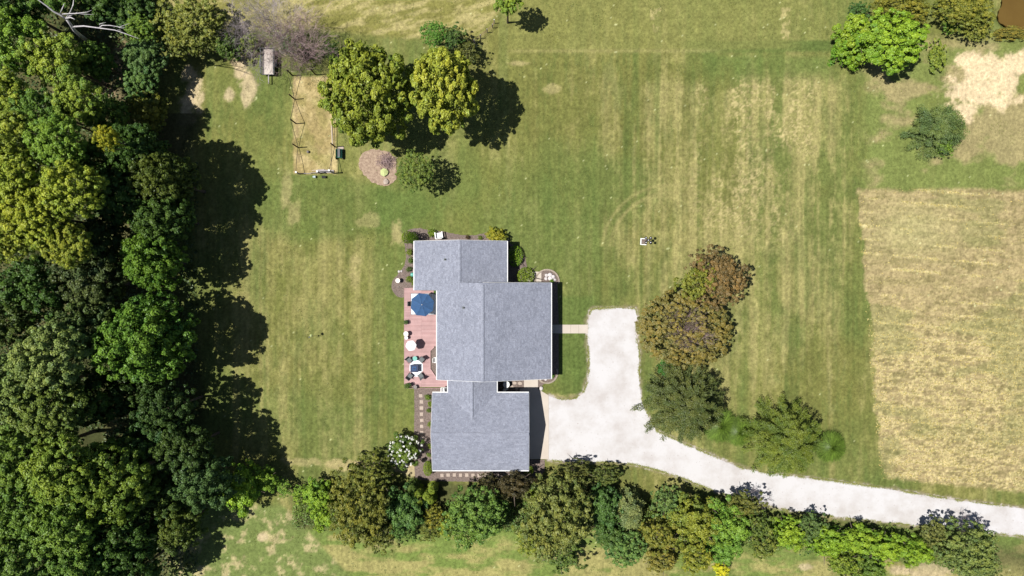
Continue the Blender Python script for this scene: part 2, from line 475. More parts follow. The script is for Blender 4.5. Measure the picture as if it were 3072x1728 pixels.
    tcol = mixc(np.broadcast_to(C(.135, .125, .042), col.shape), np.broadcast_to(C(.235, .20, .10), col.shape), ss(ts, .38, .66))
    col = mixc(col, tcol, top)
    # strip below the hedge row, and the rough corner at the bottom left
    bot = ss(gy, 1560, 1600)
    bt = fbm(m * .25, n * .9, 83, 5, .6)
    col = mixc(col, mixc(np.broadcast_to(C(.10, .135, .038), col.shape), np.broadcast_to(C(.215, .19, .085), col.shape), ss(bt + .15 * ss(gy, 1600, 1700), .45, .68)), bot * .9)
    rough = ss(1060 - gx - (1728 - gy) * -.0 - (gy < 1728) * (1728 - gy) * .95, 0, 20) * ss(gy, 1500, 1530)
    rv = fbm(m * .9, n * .8, 87, 5, .62)
    rc = mixc(np.broadcast_to(C(.098, .122, .042), col.shape), np.broadcast_to(C(.26, .22, .13), col.shape), ss(rv, .50, .68))
    col = mixc(col, rc, rough)
    # right side meadow between hay field and dirt
    rm = ss(gx, 2560, 2640) * (1 - ss(gy, 555, 572)) * ss(gy, 90, 150)
    col = mixc(col, mixc(np.broadcast_to(C(.115, .135, .045), col.shape), np.broadcast_to(C(.215, .175, .10), col.shape), ss(fbm(m * .3, n * .5, 93, 5) + .22 * ss(gx, 2780, 3000) * ss(gy, 230, 300) * (1 - ss(gy, 440, 520)), .46, .66)), rm * .85)
    # bare soil
    dn = fbm(m * .8, n * .8, 101, 5, .62)
    def blob(cx, cy, rx, ry, amp=.9, soft=.34, irr=1.15):
        return (1 - ss(np.hypot((gx - cx) / rx, (gy - cy) / ry) + irr * (dn - .5) * 2, 1 - soft, 1 + soft)) * amp
    for a in ((2960, 205, 95, 45), (2905, 270, 60, 45), (2890, 330, 42, 36), (2995, 250, 70, 60), (3060, 190, 60, 40)):
        col = mixc(col, np.broadcast_to(dirt * 1.0, col.shape), blob(*a, .95))
    for a in ((568, 228, 30, 24), (580, 275, 26, 55), (560, 330, 22, 45), (724, 205, 20, 34), (715, 185, 16, 20)):
        col = mixc(col, np.broadcast_to(dirt * .78, col.shape), blob(*a, .85, .35, .95))
    for a in ((686, 285, 16, 18), (745, 260, 20, 50), (2790, 1718, 70, 26), (2700, 1712, 40, 14), (790, 1612, 16, 12), (340, 275, 35, 40), (370, 170, 20, 30), (2410, 1700, 20, 9), (1245, 1410, 60, 20)):
        col = mixc(col, np.broadcast_to(dirt * .75, col.shape), blob(*a, .75))
    for a in ((1190, 700, 18, 30, .6), (1060, 820, 22, 40, .45), (1105, 660, 26, 20, .35), (1680, 1195, 40, 16, .5), (1050, 1395, 90, 14, .8), (905, 1385, 60, 12, .5), (1562, 190, 30, 8, .6), (1660, 262, 20, 14, .5), (880, 640, 22, 40, .4), (860, 565, 14, 60, .4)):
        col = mixc(col, np.broadcast_to(straw, col.shape), blob(*a))
    col = mixc(col, np.broadcast_to(C(.20, .165, .09), col.shape), blob(880 + 65, 375, 66, 152, .0))
    q1 = 16 * (fbm(m * 1.2, n * 1.2, 501, 4, .65) - .5)
    g_in = ss(gx + q1, 874, 884) * (1 - ss(gx + q1, 1004, 1015)) * ss(gy + q1, 224, 234) * (1 - ss(gy + q1, 516, 526))
    gd = fbm(m * .7, n * .7, 111, 5, .62)
    col = mixc(col, mixc(np.broadcast_to(C(.215, .165, .085), col.shape), np.broadcast_to(C(.30, .235, .135), col.shape), ss(gd, .40, .60)), g_in)
    for a in ((920, 430, 30, 50, .55), (960, 330, 24, 40, .35), (975, 480, 26, 24, .45), (905, 300, 14, 30, .35)):
        col = mixc(col, np.broadcast_to(C(.135, .128, .042), col.shape), blob(*a))
    col = mixc(col, np.broadcast_to(C(.13, .09, .06), col.shape), np.exp(-((gx - 890 - (gy - 370) * .06) / 5.) ** 2) * g_in * .6 * ss(gd, .4, .6))
    # drive verges dry out
    # woodland floor on the left
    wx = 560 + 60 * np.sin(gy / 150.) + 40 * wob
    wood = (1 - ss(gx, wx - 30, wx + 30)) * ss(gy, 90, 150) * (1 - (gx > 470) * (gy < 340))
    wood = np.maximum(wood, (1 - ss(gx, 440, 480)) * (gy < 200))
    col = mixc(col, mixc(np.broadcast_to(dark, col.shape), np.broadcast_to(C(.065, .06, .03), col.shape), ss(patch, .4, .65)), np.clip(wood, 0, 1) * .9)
    for a in ((365, 200, 22, 50), (330, 285, 28, 30)):
        col = mixc(col, np.broadcast_to(C(.22, .16, .11), col.shape), blob(*a, .8))
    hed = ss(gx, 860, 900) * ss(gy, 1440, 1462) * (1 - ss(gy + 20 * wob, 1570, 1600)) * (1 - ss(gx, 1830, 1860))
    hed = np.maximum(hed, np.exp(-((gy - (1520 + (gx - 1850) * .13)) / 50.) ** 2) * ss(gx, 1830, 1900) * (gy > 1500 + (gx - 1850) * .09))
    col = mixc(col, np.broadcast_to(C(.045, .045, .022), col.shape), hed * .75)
    # tiny light leaves and clover heads
    sp = (_hash(np.floor(X * 5.9), np.floor(Y * 5.9), 5) > .9988) & (gx > 640)
    col = mixc(col, np.broadcast_to(C(.42, .42, .26), col.shape), sp * .55)
    col = col * (.62 + .76 * f) * (.9 + .2 * fbm(m * 3.1, n * 3.1, 401, 2)[..., None])
    lawn = np.clip(1 - hay - top - rough - wood, 0, 1)[..., None]
    lines = (.5 + .5 * np.sin((gx + 9 * wob) * 2 * PI / 15.5))[..., None] * ss(fbm(m * .2, n * .05, 411, 2), .3, .6)[..., None]
    lines = lines * (gy > 215)[..., None] * ((gx > 1560) | ((gx < 1190) & (gy > 560)))[..., None]
    big2 = (.5 + .5 * np.sign(np.sin((gx + 9 * wob) * 2 * PI / 62.0)))[..., None] * ((gx > 1700) & (gy > 190) & (gx < 2560))[..., None]
    col = col * (1 - .13 * lines * lawn) * (1 - .07 * big2 * lawn)  # directional sheen of mown grass painted into the colour as darker stripes
    col = col * np.array([1.12, 1.15, .98])[None, None, :]
    # gravel thrown into the grass beside the drive
    dmin = np.full(X.shape, 1e3); nearb = (gx > 1600) & (gy > 880) & (gx < 3300)
    px_, py_ = gx[nearb], gy[nearb]; dd_ = np.full(px_.shape, 1e3)
    for a, b in zip(drive, drive[1:] + drive[:1]):
        ex, ey = b[0] - a[0], b[1] - a[1]; t_ = np.clip(((px_ - a[0]) * ex + (py_ - a[1]) * ey) / (ex * ex + ey * ey), 0, 1)
        dd_ = np.minimum(dd_, np.hypot(px_ - a[0] - t_ * ex, py_ - a[1] - t_ * ey))
    dmin[nearb] = dd_
    g1 = 1 - ss(dmin + 16 * (fbm(m * 2.2, n * 2.2, 421, 4, .7) - .5), 1, 5)
    g2 = 1 - ss(dmin + 22 * (dn - .5), 4, 12)
    col = mixc(col, np.broadcast_to(C(.17, .145, .085), col.shape), g2 * .6)
    col = mixc(col, np.broadcast_to(C(.36, .32, .30), col.shape), g1 * .9)
    col = np.clip(col, .008, .7)
    away = ss(np.maximum(np.abs(X) - 66, np.abs(Y) - 38.5), 0, 14)
    col = mixc(col, np.broadcast_to(C(.118, .122, .046), col.shape), away)
    Z = -(.03 + .05 * np.clip(hay + top + up * .5, 0, 1)) * fbm(m * 2.3, n * 2.3, 131, 3) - 0.002
    flatz = ss(gx, 1170, 1200) * (1 - ss(gx, 1700, 1720)) * ss(gy, 660, 690) * (1 - ss(gy, 1450, 1460))
    Z = Z * (1 - .9 * flatz)
    pondz = (1 - ss(np.hypot((gx - 3075) / 95., (gy - 0) / 105.), .8, 1.1))
    Z = Z - 1.0 * pondz
    ny, nx = X.shape
    V = np.stack([X, Y, Z], -1).reshape(-1, 3)
    idx = np.arange(ny * nx).reshape(ny, nx)
    F = np.stack([idx[:-1, :-1], idx[:-1, 1:], idx[1:, 1:], idx[1:, :-1]], -1).reshape(-1, 4)
    me = quads('ground', V, F, M['ground'], True)
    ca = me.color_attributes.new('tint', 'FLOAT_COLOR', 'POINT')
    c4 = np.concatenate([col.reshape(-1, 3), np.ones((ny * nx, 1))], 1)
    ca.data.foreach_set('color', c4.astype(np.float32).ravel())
    o = link('ground', me)
    tag(o, kind='structure')


def quads(name, V, F, mat, smooth=False):
    me = bpy.data.meshes.new(name)
    nv, nf = len(V), len(F)
    me.vertices.add(nv); me.vertices.foreach_set('co', V.astype(np.float32).ravel())
    me.loops.add(nf * 4); me.loops.foreach_set('vertex_index', F.astype(np.int32).ravel())
    me.polygons.add(nf); me.polygons.foreach_set('loop_start', np.arange(0, nf * 4, 4, dtype=np.int32))
    if smooth: me.polygons.foreach_set('use_smooth', np.ones(nf, bool))
    me.update(calc_edges=True)
    if not smooth: me.shade_flat()
    me.materials.append(mat)
    return me


build_ground()


def ground_cover():
    rg = np.random.default_rng(321)
    def put(name, label, X, Y, zmax, size, colr, hue=None, flatn=.9):
        n = len(X)
        c = np.stack([X, Y, rg.uniform(0, 1, n) * zmax], 1)
        nn = rg.normal(scale=.7, size=c.shape); nn[:, 2] += flatn
        vv = np.stack([rg.uniform(0, 1, n), rg.uniform(.2, .8, n) if hue is None else hue], 1)
        o = link(name, leafmesh(name, c, nn, size[0] + (size[1] - size[0]) * rg.uniform(0, 1, n), vv, aspect=.45)); o.color = (*colr, 1)
        tag(o, label, 'ground cover', kind='stuff')
    # cut straw lying in rows on the hay field
    gx = rg.uniform(2570, 3140, 260000); gy = rg.uniform(566, 1470, 260000)
    X = (gx - 1536) * S; Y = (864 - gy) * S
    row = np.exp(-(np.abs(((gy - .09 * (gx - 2600) + 7 * (fbm(X * .12, Y * .12, 5) - .5)) / 41.) % 1 - .5) * 41 / 3.4) ** 2)
    rid = ss(1 - np.abs(2 * fbm(X * .8, Y * 2.2, 59, 4, .68) - 1), .80, .96)
    w = .006 + .30 * row * ss(fbm(X * .4, Y * .4, 61), .36, .56) + .16 * rid * ss(gy, 860, 1100)
    keep = (rg.uniform(0, 1, len(gx)) < w) & (gx > 2566 + (gy - 570) * .085) & (gy - (gx - 2640) * .10 < 1436)
    put('cut_straw', 'loose cut straw lying in rows on the hay field', X[keep], Y[keep], .06, (.10, .24), (.285, .225, .135), None, 2.0)
    # tufts in the lawn and on the rough ground
    gx = rg.uniform(560, 3090, 300000); gy = rg.uniform(-10, 1740, 300000)
    X = (gx - 1536) * S; Y = (864 - gy) * S
    w = ss(fbm(X * .9, Y * .5, 611, 4, .65), .52, .75) * .30 + .02
    rough = ((gy < 118) | (gy > 1585) | ((gx > 2520) & (gy < 560)))
    w = np.where(rough, w * 1.6, w)
    blk = ((gx > 1170) & (gx < 1780) & (gy > 670) & (gy < 1460)) | ((gx > 2560) & (gy > 560) & (gy < 1500)) | ((gx > 2860) & (gy > 150) & (gy < 350)) | ((gx > 2960) & (gy < 110))
    for a, b in zip(drive, drive[1:] + drive[:1]): pass
    dpy = np.interp(gx, [1750, 1970, 2087, 2230, 2400, 2862, 3200], [925, 1290, 1345, 1403, 1428, 1498, 1540])
    dpb = np.interp(gx, [1640, 1900, 2146, 2385, 2743, 3200], [1392, 1400, 1480, 1540, 1582, 1630])
    ondrive = (gx > 1640) & (gy > np.where(gx < 1925, 915, dpy)) & (gy < dpb)
    keep = (rg.uniform(0, 1, len(gx)) < w) & ~blk & ~ondrive
    gh = fbm(X * .4, Y * .3, 613, 3)[keep]
    put('grass_tufts', 'small tufts and seed heads standing out of the mown grass', X[keep], Y[keep], .05, (.07, .17), (.108, .118, .040), np.clip(gh * 1.6 - .3, 0, 1), 1.3)
    # grass creeping over the edge of the drive
    px, py = [], []
    for (a, b) in zip(drive, drive[1:] + drive[:1]):
        if max(a[0], b[0]) > 3250 or (a[0] == b[0] == 1644): continue
        L_ = math.hypot(b[0] - a[0], b[1] - a[1]); k = int(L_ * 12); t = rg.uniform(0, 1, k); off = rg.normal(-.3, 2.0, k)
        ex, ey = (b[0] - a[0]) / L_, (b[1] - a[1]) / L_
        px.append(a[0] + (b[0] - a[0]) * t - ey * off); py.append(a[1] + (b[1] - a[1]) * t + ex * off)
    px = np.concatenate(px); py = np.concatenate(py); X = (px - 1536) * S; Y = (864 - py) * S
    keep = rg.uniform(0, 1, len(X)) < ss(fbm(X * 1.1, Y * 1.1, 617, 3), .35, .65)
    put('verge_grass', 'grass creeping over the edges of the gravel drive', X[keep], Y[keep], .035, (.06, .14), (.150, .145, .060), None, 2.2)


# ------------------------------------------------------------------ flat sheets: drive, beds, concrete, pond
def ragged(pts, step, amp, seed):
    r = random.Random(seed); out = []
    n = len(pts)
    for i in range(n):
        a, b = Vector(pts[i][:2]), Vector(pts[(i + 1) % n][:2])
        k = max(1, int((b - a).length / step))
        t = (b - a).normalized() if (b - a).length > 0 else Vector((1, 0)); nn = Vector((-t.y, t.x))
        for j in range(k):
            p = a.lerp(b, j / k) + nn * r.uniform(-amp, amp)
            out.append(p)
    return out


def smooth_poly(pts, it=2):
    for _ in range(it):
        q = []
        n = len(pts)
        for i in range(n):
            a, b = Vector(pts[i]), Vector(pts[(i + 1) % n])
            q += [a.lerp(b, .25), a.lerp(b, .75)]
        pts = q
    return pts


def sheet(name, pts, z, mat, step=8, amp=0, seed=1, smooth=0, parent=None, kind='structure', thick=.12):
    pts = [Vector(p) for p in pts]
    if smooth: pts = smooth_poly(pts, smooth)
    if amp: pts = ragged(pts, step, amp, seed)
    w = [((p.x - 1536) * S, (864 - p.y) * S) for p in pts]
    mb = MB().prism(w[::-1], z - thick, z)
    o = mb.build(name, mat, parent)
    if parent is None: tag(o, kind=kind)
    return o


sheet('gravel_drive', drive, .02, M['gravel'], step=2.4, amp=1.2, seed=3)
sheet('pond', [(2995, 40), (3010, 70), (3050, 85), (3110, 88), (3300, 60), (3300, -200), (3030, -160), (3000, -60), (3020, 0)], -.35, M['pond'], step=6, amp=3, smooth=2)

# concrete
sheet('garage_apron', [(1572, 1134), (1614, 1134), (1614, 1167), (1646, 1186), (1646, 1377), (1560, 1377), (1560, 1164), (1572, 1164)], .05, M['concrete'])
wk = empty('front_walk', P(1700, 987), kind='structure')
for k, (a, b) in enumerate(((1640, 1664), (1664.4, 1688), (1688.4, 1712), (1712.4, 1736), (1736.4, 1764))):
    sheet('concrete_slab', [(a, 974), (b, 974), (b, 1000), (a, 1000)], .045, M['concrete'], parent=wk).location = -wk.location
wk2 = empty('side_walk', P(1600, 830), kind='structure')
for (a, b) in ((1577, 1600), (1600.4, 1624)):
    sheet('concrete_slab', [(a, 815), (b, 815), (b, 860), (a, 860)], .045, M['concrete'], parent=wk2).location = -wk2.location

# mulch beds
sheet('north_mulch_bed', [(1212, 700), (1225, 688), (1250, 683), (1290, 690), (1340, 696), (1365, 702), (1400, 708), (1440, 703), (1470, 692), (1528, 706), (1530, 760), (1215, 760), (1216, 740), (1210, 720)], .03, M['mulch'], 6, 1.2, 5, 1)
sheet('west_mulch_bed', [(1218, 735), (1262, 735), (1262, 878), (1214, 878), (1214, 892), (1196, 893), (1180, 880), (1173, 860), (1178, 838), (1195, 822), (1212, 800), (1218, 780)], .034, M['mulch'], 6, 1.2, 6, 1)
sheet('north_east_mulch_bed', [(1515, 722), (1540, 735), (1572, 760), (1582, 800), (1578, 860), (1515, 860)], .03, M['mulch'], 6, .8, 7, 1)
sheet('garage_side_mulch_bed', [(1243, 1163), (1350, 1163), (1350, 1400), (1300, 1400), (1300, 1440), (1246, 1440), (1240, 1350), (1243, 1260)], .03, M['mulch'], 6, .8, 8)
sheet('garage_end_mulch_bed', [(1288, 1390), (1560, 1390), (1560, 1378), (1634, 1379), (1634, 1412), (1612, 1440), (1590, 1448), (1288, 1443)], .027, M['mulch'], 6, .8, 9)
sheet('courtyard_mulch_bed', [(1485, 1120), (1572, 1120), (1572, 1185), (1485, 1185)], .03, M['mulch'])
sheet('front_mulch_bed', [(1640, 845), (1672, 845), (1676, 960), (1676, 973), (1640, 973)], .03, M['mulch'])
sheet('front_lower_mulch_bed', [(1640, 1001), (1676, 1001), (1676, 1120), (1640, 1130)], .03, M['mulch'])
brush = sheet('leaf_litter_patch', [(1075, 500), (1078, 470), (1100, 450), (1130, 448), (1160, 452), (1180, 470), (1190, 500), (1190, 545), (1160, 558), (1130, 555), (1100, 535)], .035, M['straw'], 5, 2.2, 11, 1)


def stone_ring(name, cx, cy, r, a0, a1, n, fill):
    e = empty(name, P(cx, cy), kind='structure')
    pts = [(cx + r * math.cos(math.radians(a)), cy - r * math.sin(math.radians(a))) for a in np.linspace(a0, a1, 14)]
    me = MB().box((0, 0, .06), (.26, .17, .14)).mesh('edging_block', M['paver'])
    for k in range(n):
        a = math.radians(a0 + (a1 - a0) * (k + .5) / n)
        o = link('edging_block', me, e, (r * S * math.cos(a), r * S * math.sin(a), random.uniform(0, .015)))
        o.rotation_euler = (0, 0, a + PI / 2); o.scale = (r * S * abs(math.radians(a1 - a0)) / n / .275, 1, 1)
    sheet(fill, [(cx, cy)] + pts if abs(a1 - a0) < 170 else pts, .04, M['mulch'])
    return e


sheet('corner_mulch_strip', [(1614.5, 1110), (1650, 1110), (1655, 1140), (1632, 1152), (1622, 1160), (1614.5, 1164)], .036, M['mulch'])
stone_ring('rock_bed_edging', 1641, 845, 36, -8, 188, 30, 'rock_mulch_bed')
stone_ring('corner_bed_edging', 1641, 1118, 31, -178, 20, 26, 'corner_mulch_bed')

# stepping stones beside and behind the garage
pm = MB().box((0, 0, 0), (.42, .42, .05)).mesh('stone', M['stone'])
sp1 = empty('stepping_stone_path', P(1265, 1300), kind='structure')
for k in range(9):
    o = link('stone', pm, sp1, P(1263 + random.uniform(-.8, 1.5) + k * .4, 1187 + k * 18.4) - sp1.location + Vector((0, 0, .05)))
    o.rotation_euler = (0, 0, random.uniform(-.06, .06)); o.scale = (random.uniform(.92, 1.05), random.uniform(.85, 1.0), 1)
sp2 = empty('garage_end_stone_path', P(1440, 1424), kind='structure')
for k in range(14):
    o = link('stone', pm, sp2, P(1326 + k * 18.6, 1425 + random.uniform(-1, 1)) - sp2.location + Vector((0, 0, .05)))
    o.rotation_euler = (0, 0, random.uniform(-.06, .06)); o.scale = (random.uniform(.88, 1.0), random.uniform(.9, 1.05), 1)
sp3 = empty('courtyard_stones', P(1545, 1152), kind='structure')
for (x, y, rx, ry, s) in ((1543.5, 1149, 7.2, 5, 1), (1560, 1150, 6.6, 5.4, 2), (1534.5, 1159.5, 7, 4.6, 3), (1550, 1166, 5, 4, 4)):
    r = random.Random(s)
    pts = [(P(x + rx * r.uniform(.85, 1.1) * math.cos(a), y - ry * r.uniform(.85, 1.1) * math.sin(a)) - sp3.location).to_2d() for a in np.linspace(0, 2 * PI, 9)[:-1]]
    MB().prism(pts, .01, .075).build('stone', M['stone'], sp3)


# ------------------------------------------------------------------ the house
XA0, XA1, YA0, YA1 = -11.29, -0.58, -0.27, 5.43
XB0, XB1, YB0, YB1 = -8.57, 4.51, -10.49, 0.60
XC0, XC1 = -7.40, -1.77
XD0, XD1, YD0, YD1 = -9.21, 1.95, -21.08, -12.10
EAVE = 3.0
PT = 1 / 3.0
rA = (XA0 + XA1) / 2; zA = EAVE + (rA - XA0) * PT
rB = -3.28; zB = EAVE + (rB - XA0) * PT; zB0 = EAVE + (XB0 - XA0) * PT; zB1 = zB - (XB1 - rB) * PT
rC = (XC0 + XC1) / 2; zC = EAVE + (rC - XC0) * PT
rD = (YD0 + YD1) / 2; zD = EAVE + (rD - YD0) * PT

house = empty('house', (0, 0, 0), 'long single-storey white house with joined grey-blue shingle gable roofs', 'house')
_rng = np.random.default_rng(4)


def slope(o3, ue, uu, length, run, lo=lambda t: 0, hi=None, course=.205, tab=.30, parent=house, name='shingles'):
    """stepped courses of shingle tabs. o3: eave origin, ue: unit along eave, uu: unit up the slope"""
    hi = hi or (lambda t: length)
    o3 = np.array(o3, float); ue = np.array(ue, float); uu = np.array(uu, float)
    nn = np.cross(ue, uu); nn /= np.linalg.norm(nn)
    if nn[2] < 0: nn = -nn
    V = []; F = []; C = []
    nc = int(math.ceil(run / course)); course = run / nc
    for i in range(nc):
        t0 = i * course; t1 = t0 + course
        a, b = lo((t0 + t1) / 2), hi((t0 + t1) / 2)
        cuts = [a]
        x = a - _rng.uniform(0, tab)
        while x < b:
            x += tab * _rng.uniform(.6, 1.4)
            if a + .05 < x < b - .05: cuts.append(x)
        cuts.append(b)
        for k in range(len(cuts) - 1):
            h = .013 + _rng.uniform(0, .008); c = _rng.beta(2, 2)
            s0, s1 = cuts[k], cuts[k + 1] - .004
            dn = t0 - _rng.uniform(0, .012)
            q = len(V)
            V += [o3 + ue * s0 + uu * dn - nn * .004, o3 + ue * s1 + uu * dn - nn * .004,
                  o3 + ue * s0 + uu * dn + nn * h, o3 + ue * s1 + uu * dn + nn * h,
                  o3 + ue * s1 + uu * t1 + nn * .003, o3 + ue * s0 + uu * t1 + nn * .003]
            F += [(q, q + 1, q + 3, q + 2), (q + 2, q + 3, q + 4, q + 5)]
            C += [(c * .4, 0, 0, 1), (c, 0, 0, 1)]
    me = quads(name, np.array(V), np.array(F), M['shingle'])
    ca = me.color_attributes.new('vary', 'FLOAT_COLOR', 'CORNER')
    ca.data.foreach_set('color', np.repeat(np.array(C, np.float32), 4, axis=0).ravel())
    o = link(name, me, parent); o['kind'] = 'stuff'
    # underlay sheet so that no light leaks between tabs
    return o


k_ = math.sqrt(1 + PT * PT)
UW = (1 / k_, 0, PT / k_)       # up the slope going east
UE = (-1 / k_, 0, PT / k_)
UN = (0, -1 / k_, PT / k_)      # north slope climbs to the south
US = (0, 1 / k_, PT / k_)
# A wing
slope((XA0, YA0, EAVE), (0, 1, 0), UW, YA1 - YA0, (rA - XA0) * k_)
slope((XA1, YB1 - .25, EAVE), (0, 1, 0), UE, YA1 - YB1 + .25, (XA1 - rA) * k_)
# B main
slope((XB0, YB0, zB0), (0, 1, 0), UW, 0, (rB - XB0) * k_, hi=lambda t: (YA0 - YB0) if XB0 + t / k_ < rA else (YB1 - YB0))
slope((XB1, YB0, zB1), (0, 1, 0), UE, YB1 - YB0, (XB1 - rB) * k_)
# C link: runs under the B gable and dies into the garage roof
slope((XC0, -17.2, EAVE), (0, 1, 0), UW, 0, (rC - XC0) * k_, lo=lambda t: (-(12.12 + (t / k_)) + 17.2 - .05), hi=lambda t: 17.2 - 10.4)
slope((XC1, -17.2, EAVE), (0, 1, 0), UE, 0, (XC1 - rC) * k_, lo=lambda t: (-(12.12 + (t / k_)) + 17.2 - .05), hi=lambda t: 17.2 - 10.4)
# D garage
slope((XD0, YD1, EAVE), (1, 0, 0), UN, XD1 - XD0, (YD1 - rD) * k_)
slope((XD0, YD0, EAVE), (1, 0, 0), US, XD1 - XD0, (rD - YD0) * k_)

# solid roof bodies just beneath the shingles
rb = MB()
def roof_body(x0, x1, y0, y1, prof):
    """prof: (x, z) list of the roof line across; extruded in y"""
    n = len(prof)
    vs = [(x, y0, z) for x, z in prof] + [(x, y1, z) for x, z in prof]
    rb.add(vs, [tuple(range(n)), tuple(range(2 * n - 1, n - 1, -1))] + [(i, (i + 1) % n, n + (i + 1) % n, n + i)[::-1] for i in range(n)])
e_ = .012; th = .16
roof_body(0, 0, YB1 - .2, YA1 - .012, [(XA0 + .02, EAVE - e_), (rA, zA - e_), (XA1 - .02, EAVE - e_), (XA1 - .02, EAVE - th), (rA, zA - th), (XA0 + .02, EAVE - th)])
roof_body(0, 0, YA0 + .012, YB1 - .21, [(XA0 + .02, EAVE - e_), (rA, zA - e_), (rA, zA - th), (XA0 + .02, EAVE - th)])
roof_body(0, 0, YB0 + .012, YB1 - .012, [(rA + .02, EAVE + (rA - XA0) * PT - e_), (rB, zB - e_), (XB1 - .02, zB1 - e_), (XB1 - .02, zB1 - th), (rB, zB - th), (rA + .02, EAVE + (rA - XA0) * PT - th)])
roof_body(0, 0, YB0 + .012, YA0 - .001, [(XB0 + .02, zB0 - e_), (rA + .015, EAVE + (rA - XA0) * PT - e_), (rA + .015, EAVE + (rA - XA0) * PT - th), (XB0 + .02, zB0 - th)])
roof_body(0, 0, -16.0, YB0 + .2, [(XC0 + .02, EAVE - e_ * 1.5), (rC, zC - e_ * 1.5), (XC1 - .02, EAVE - e_ * 1.5), (XC1 - .02, EAVE - th), (rC, zC - th), (XC0 + .02, EAVE - th)])
vs = [(XD0 + .012, YD1 - .02, EAVE - e_), (XD0 + .012, rD, zD - e_), (XD0 + .012, YD0 + .02, EAVE - e_), (XD0 + .012, YD0 + .02, EAVE - th), (XD0 + .012, rD, zD - th), (XD0 + .012, YD1 - .02, EAVE - th)]
vs += [(XD1 - .012, y, z) for _, y, z in vs]
rb.add(vs, [tuple(range(6)), tuple(range(11, 5, -1))] + [(i, (i + 1) % 6, 6 + (i + 1) % 6, 6 + i)[::-1] for i in range(6)])
rb.build('roof', M['roof_felt'], house)

# ridge caps, one shingle after another
capm = MB().add([(-.15, 0, -.045), (0, 0, 0), (.15, 0, -.045), (-.15, .34, -.055), (0, .34, -.012), (.15, .34, -.055)], [(0, 1, 4, 3), (1, 2, 5, 4)]).mesh('ridge_shingle', M['shingle'])
caps = []
for kk in range(5):
    me = capm.copy()
    ca = me.color_attributes.new('vary', 'FLOAT_COLOR', 'CORNER')
    ca.data.foreach_set('color', [v for _ in range(8) for v in (.52 + .12 * kk, 0, 0, 1)])
    caps.append(me)
def ridge(p0, p1):
    p0, p1 = Vector(p0), Vector(p1); n = int((p1 - p0).length / .30); dd = (p1 - p0).normalized()
    for i in range(n):
        o = link('ridge_shingle', random.choice(caps), house, p0 + dd * (i * .30) + Vector((0, 0, .075)))
        o.rotation_euler = (0, 0, math.atan2(dd.y, dd.x) - PI / 2)
ridge((rA, YA0 + .15, zA), (rA, YA1, zA))
ridge((rB, YB0, zB), (rB, YB1, zB))
ridge((rC, -15.0, zC), (rC, YB0 + .1, zC))
ridge((XD0, rD, zD), (XD1, rD, zD))

# walls
def wall_prism(name, prof, y0, y1, axis_='y'):
    n = len(prof)
    if axis_ == 'y': vs = [(a, y0, z) for a, z in prof] + [(a, y1, z) for a, z in prof]
    else: vs = [(y0, a, z) for a, z in prof] + [(y1, a, z) for a, z in prof]
    return MB().add(vs, [tuple(range(n)), tuple(range(2 * n - 1, n - 1, -1))] + [(i, (i + 1) % n, n + (i + 1) % n, n + i)[::-1] for i in range(n)]).build(name, M['siding'], house)
oh = .45; dz = .17
wall_prism('wall', [(XA0 + oh, 0), (XA0 + oh, EAVE + oh * PT - dz), (rA, zA - dz), (XA1 - oh, EAVE + oh * PT - dz), (XA1 - oh, 0)], YA0 + .3, YA1 - .3)
wall_prism('wall', [(XB0 + oh, 0), (XB0 + oh, zB0 + oh * PT - dz), (rB, zB - dz), (XB1 - oh, zB1 + oh * PT - dz), (XB1 - oh, 0)], YB0 + .28, YB1 - .28)
wall_prism('wall', [(XC0 + oh, 0), (XC0 + oh, EAVE + oh * PT - dz), (rC, zC - dz), (XC1 - oh, EAVE + oh * PT - dz), (XC1 - oh, 0)], YD1 + .1, YB0 + .2)
wall_prism('wall', [(YD1 - oh, 0), (YD1 - oh, EAVE + oh * PT - dz), (rD, zD - dz), (YD0 + oh, EAVE + oh * PT - dz), (YD0 + oh, 0)], XD0 + .3, XD1 - .3, 'x')

# gutters and rake boards
def gut(p0, p1, w=.11):
    p0, p1 = Vector(p0), Vector(p1); c = (p0 + p1) / 2; dd = p1 - p0
    MB().box((0, 0, 0), (w, dd.length, .10)).build('gutter', M['white'], house, c).rotation_euler = (0, 0, math.atan2(dd.y, dd.x) - PI / 2)
gut((XA0 - .05, YA0, EAVE - .05), (XA0 - .05, YA1, EAVE - .05))
gut((XA1 + .05, YB1, EAVE - .05), (XA1 + .05, YA1, EAVE - .05))
gut((XB0 - .05, YB0, zB0 - .05), (XB0 - .05, YA0 - .02, zB0 - .05))
gut((XB1 + .05, YB0, zB1 - .05), (XB1 + .05, YB1, zB1 - .05))
gut((XC0 - .05, YD1 + .004, EAVE - .05), (XC0 - .05, YB0 - .02, EAVE - .05))
gut((XC1 + .05, YD1 + .004, EAVE - .05), (XC1 + .05, YB0 - .02, EAVE - .05))
gut((XD0, YD1 + .05, EAVE - .05), (XC0 - .12, YD1 + .05, EAVE - .05))
gut((XC1 + .12, YD1 + .05, EAVE - .05), (XD1, YD1 + .05, EAVE - .05))
gut((XD0, YD0 - .05, EAVE - .05), (XD1, YD0 - .05, EAVE - .05))
def rake(p0, p1):
    MB().tube([p0, p1], .018, 4).build('rake_board', M['white'], house)
rake((rA, YA1 + .02, zA - .06), (XA0, YA1 + .02, EAVE - .06)); rake((rA, YA1 + .02, zA - .06), (XA1, YA1 + .02, EAVE - .06))
rake((rB, YB1 + .02, zB - .06), (XB1, YB1 + .02, zB1 - .06)); rake((rB, YB0 - .02, zB - .06), (XB1, YB0 - .02, zB1 - .06))
rake((rB, YB0 - .02, zB - .06), (XB0, YB0 - .02, zB0 - .06))
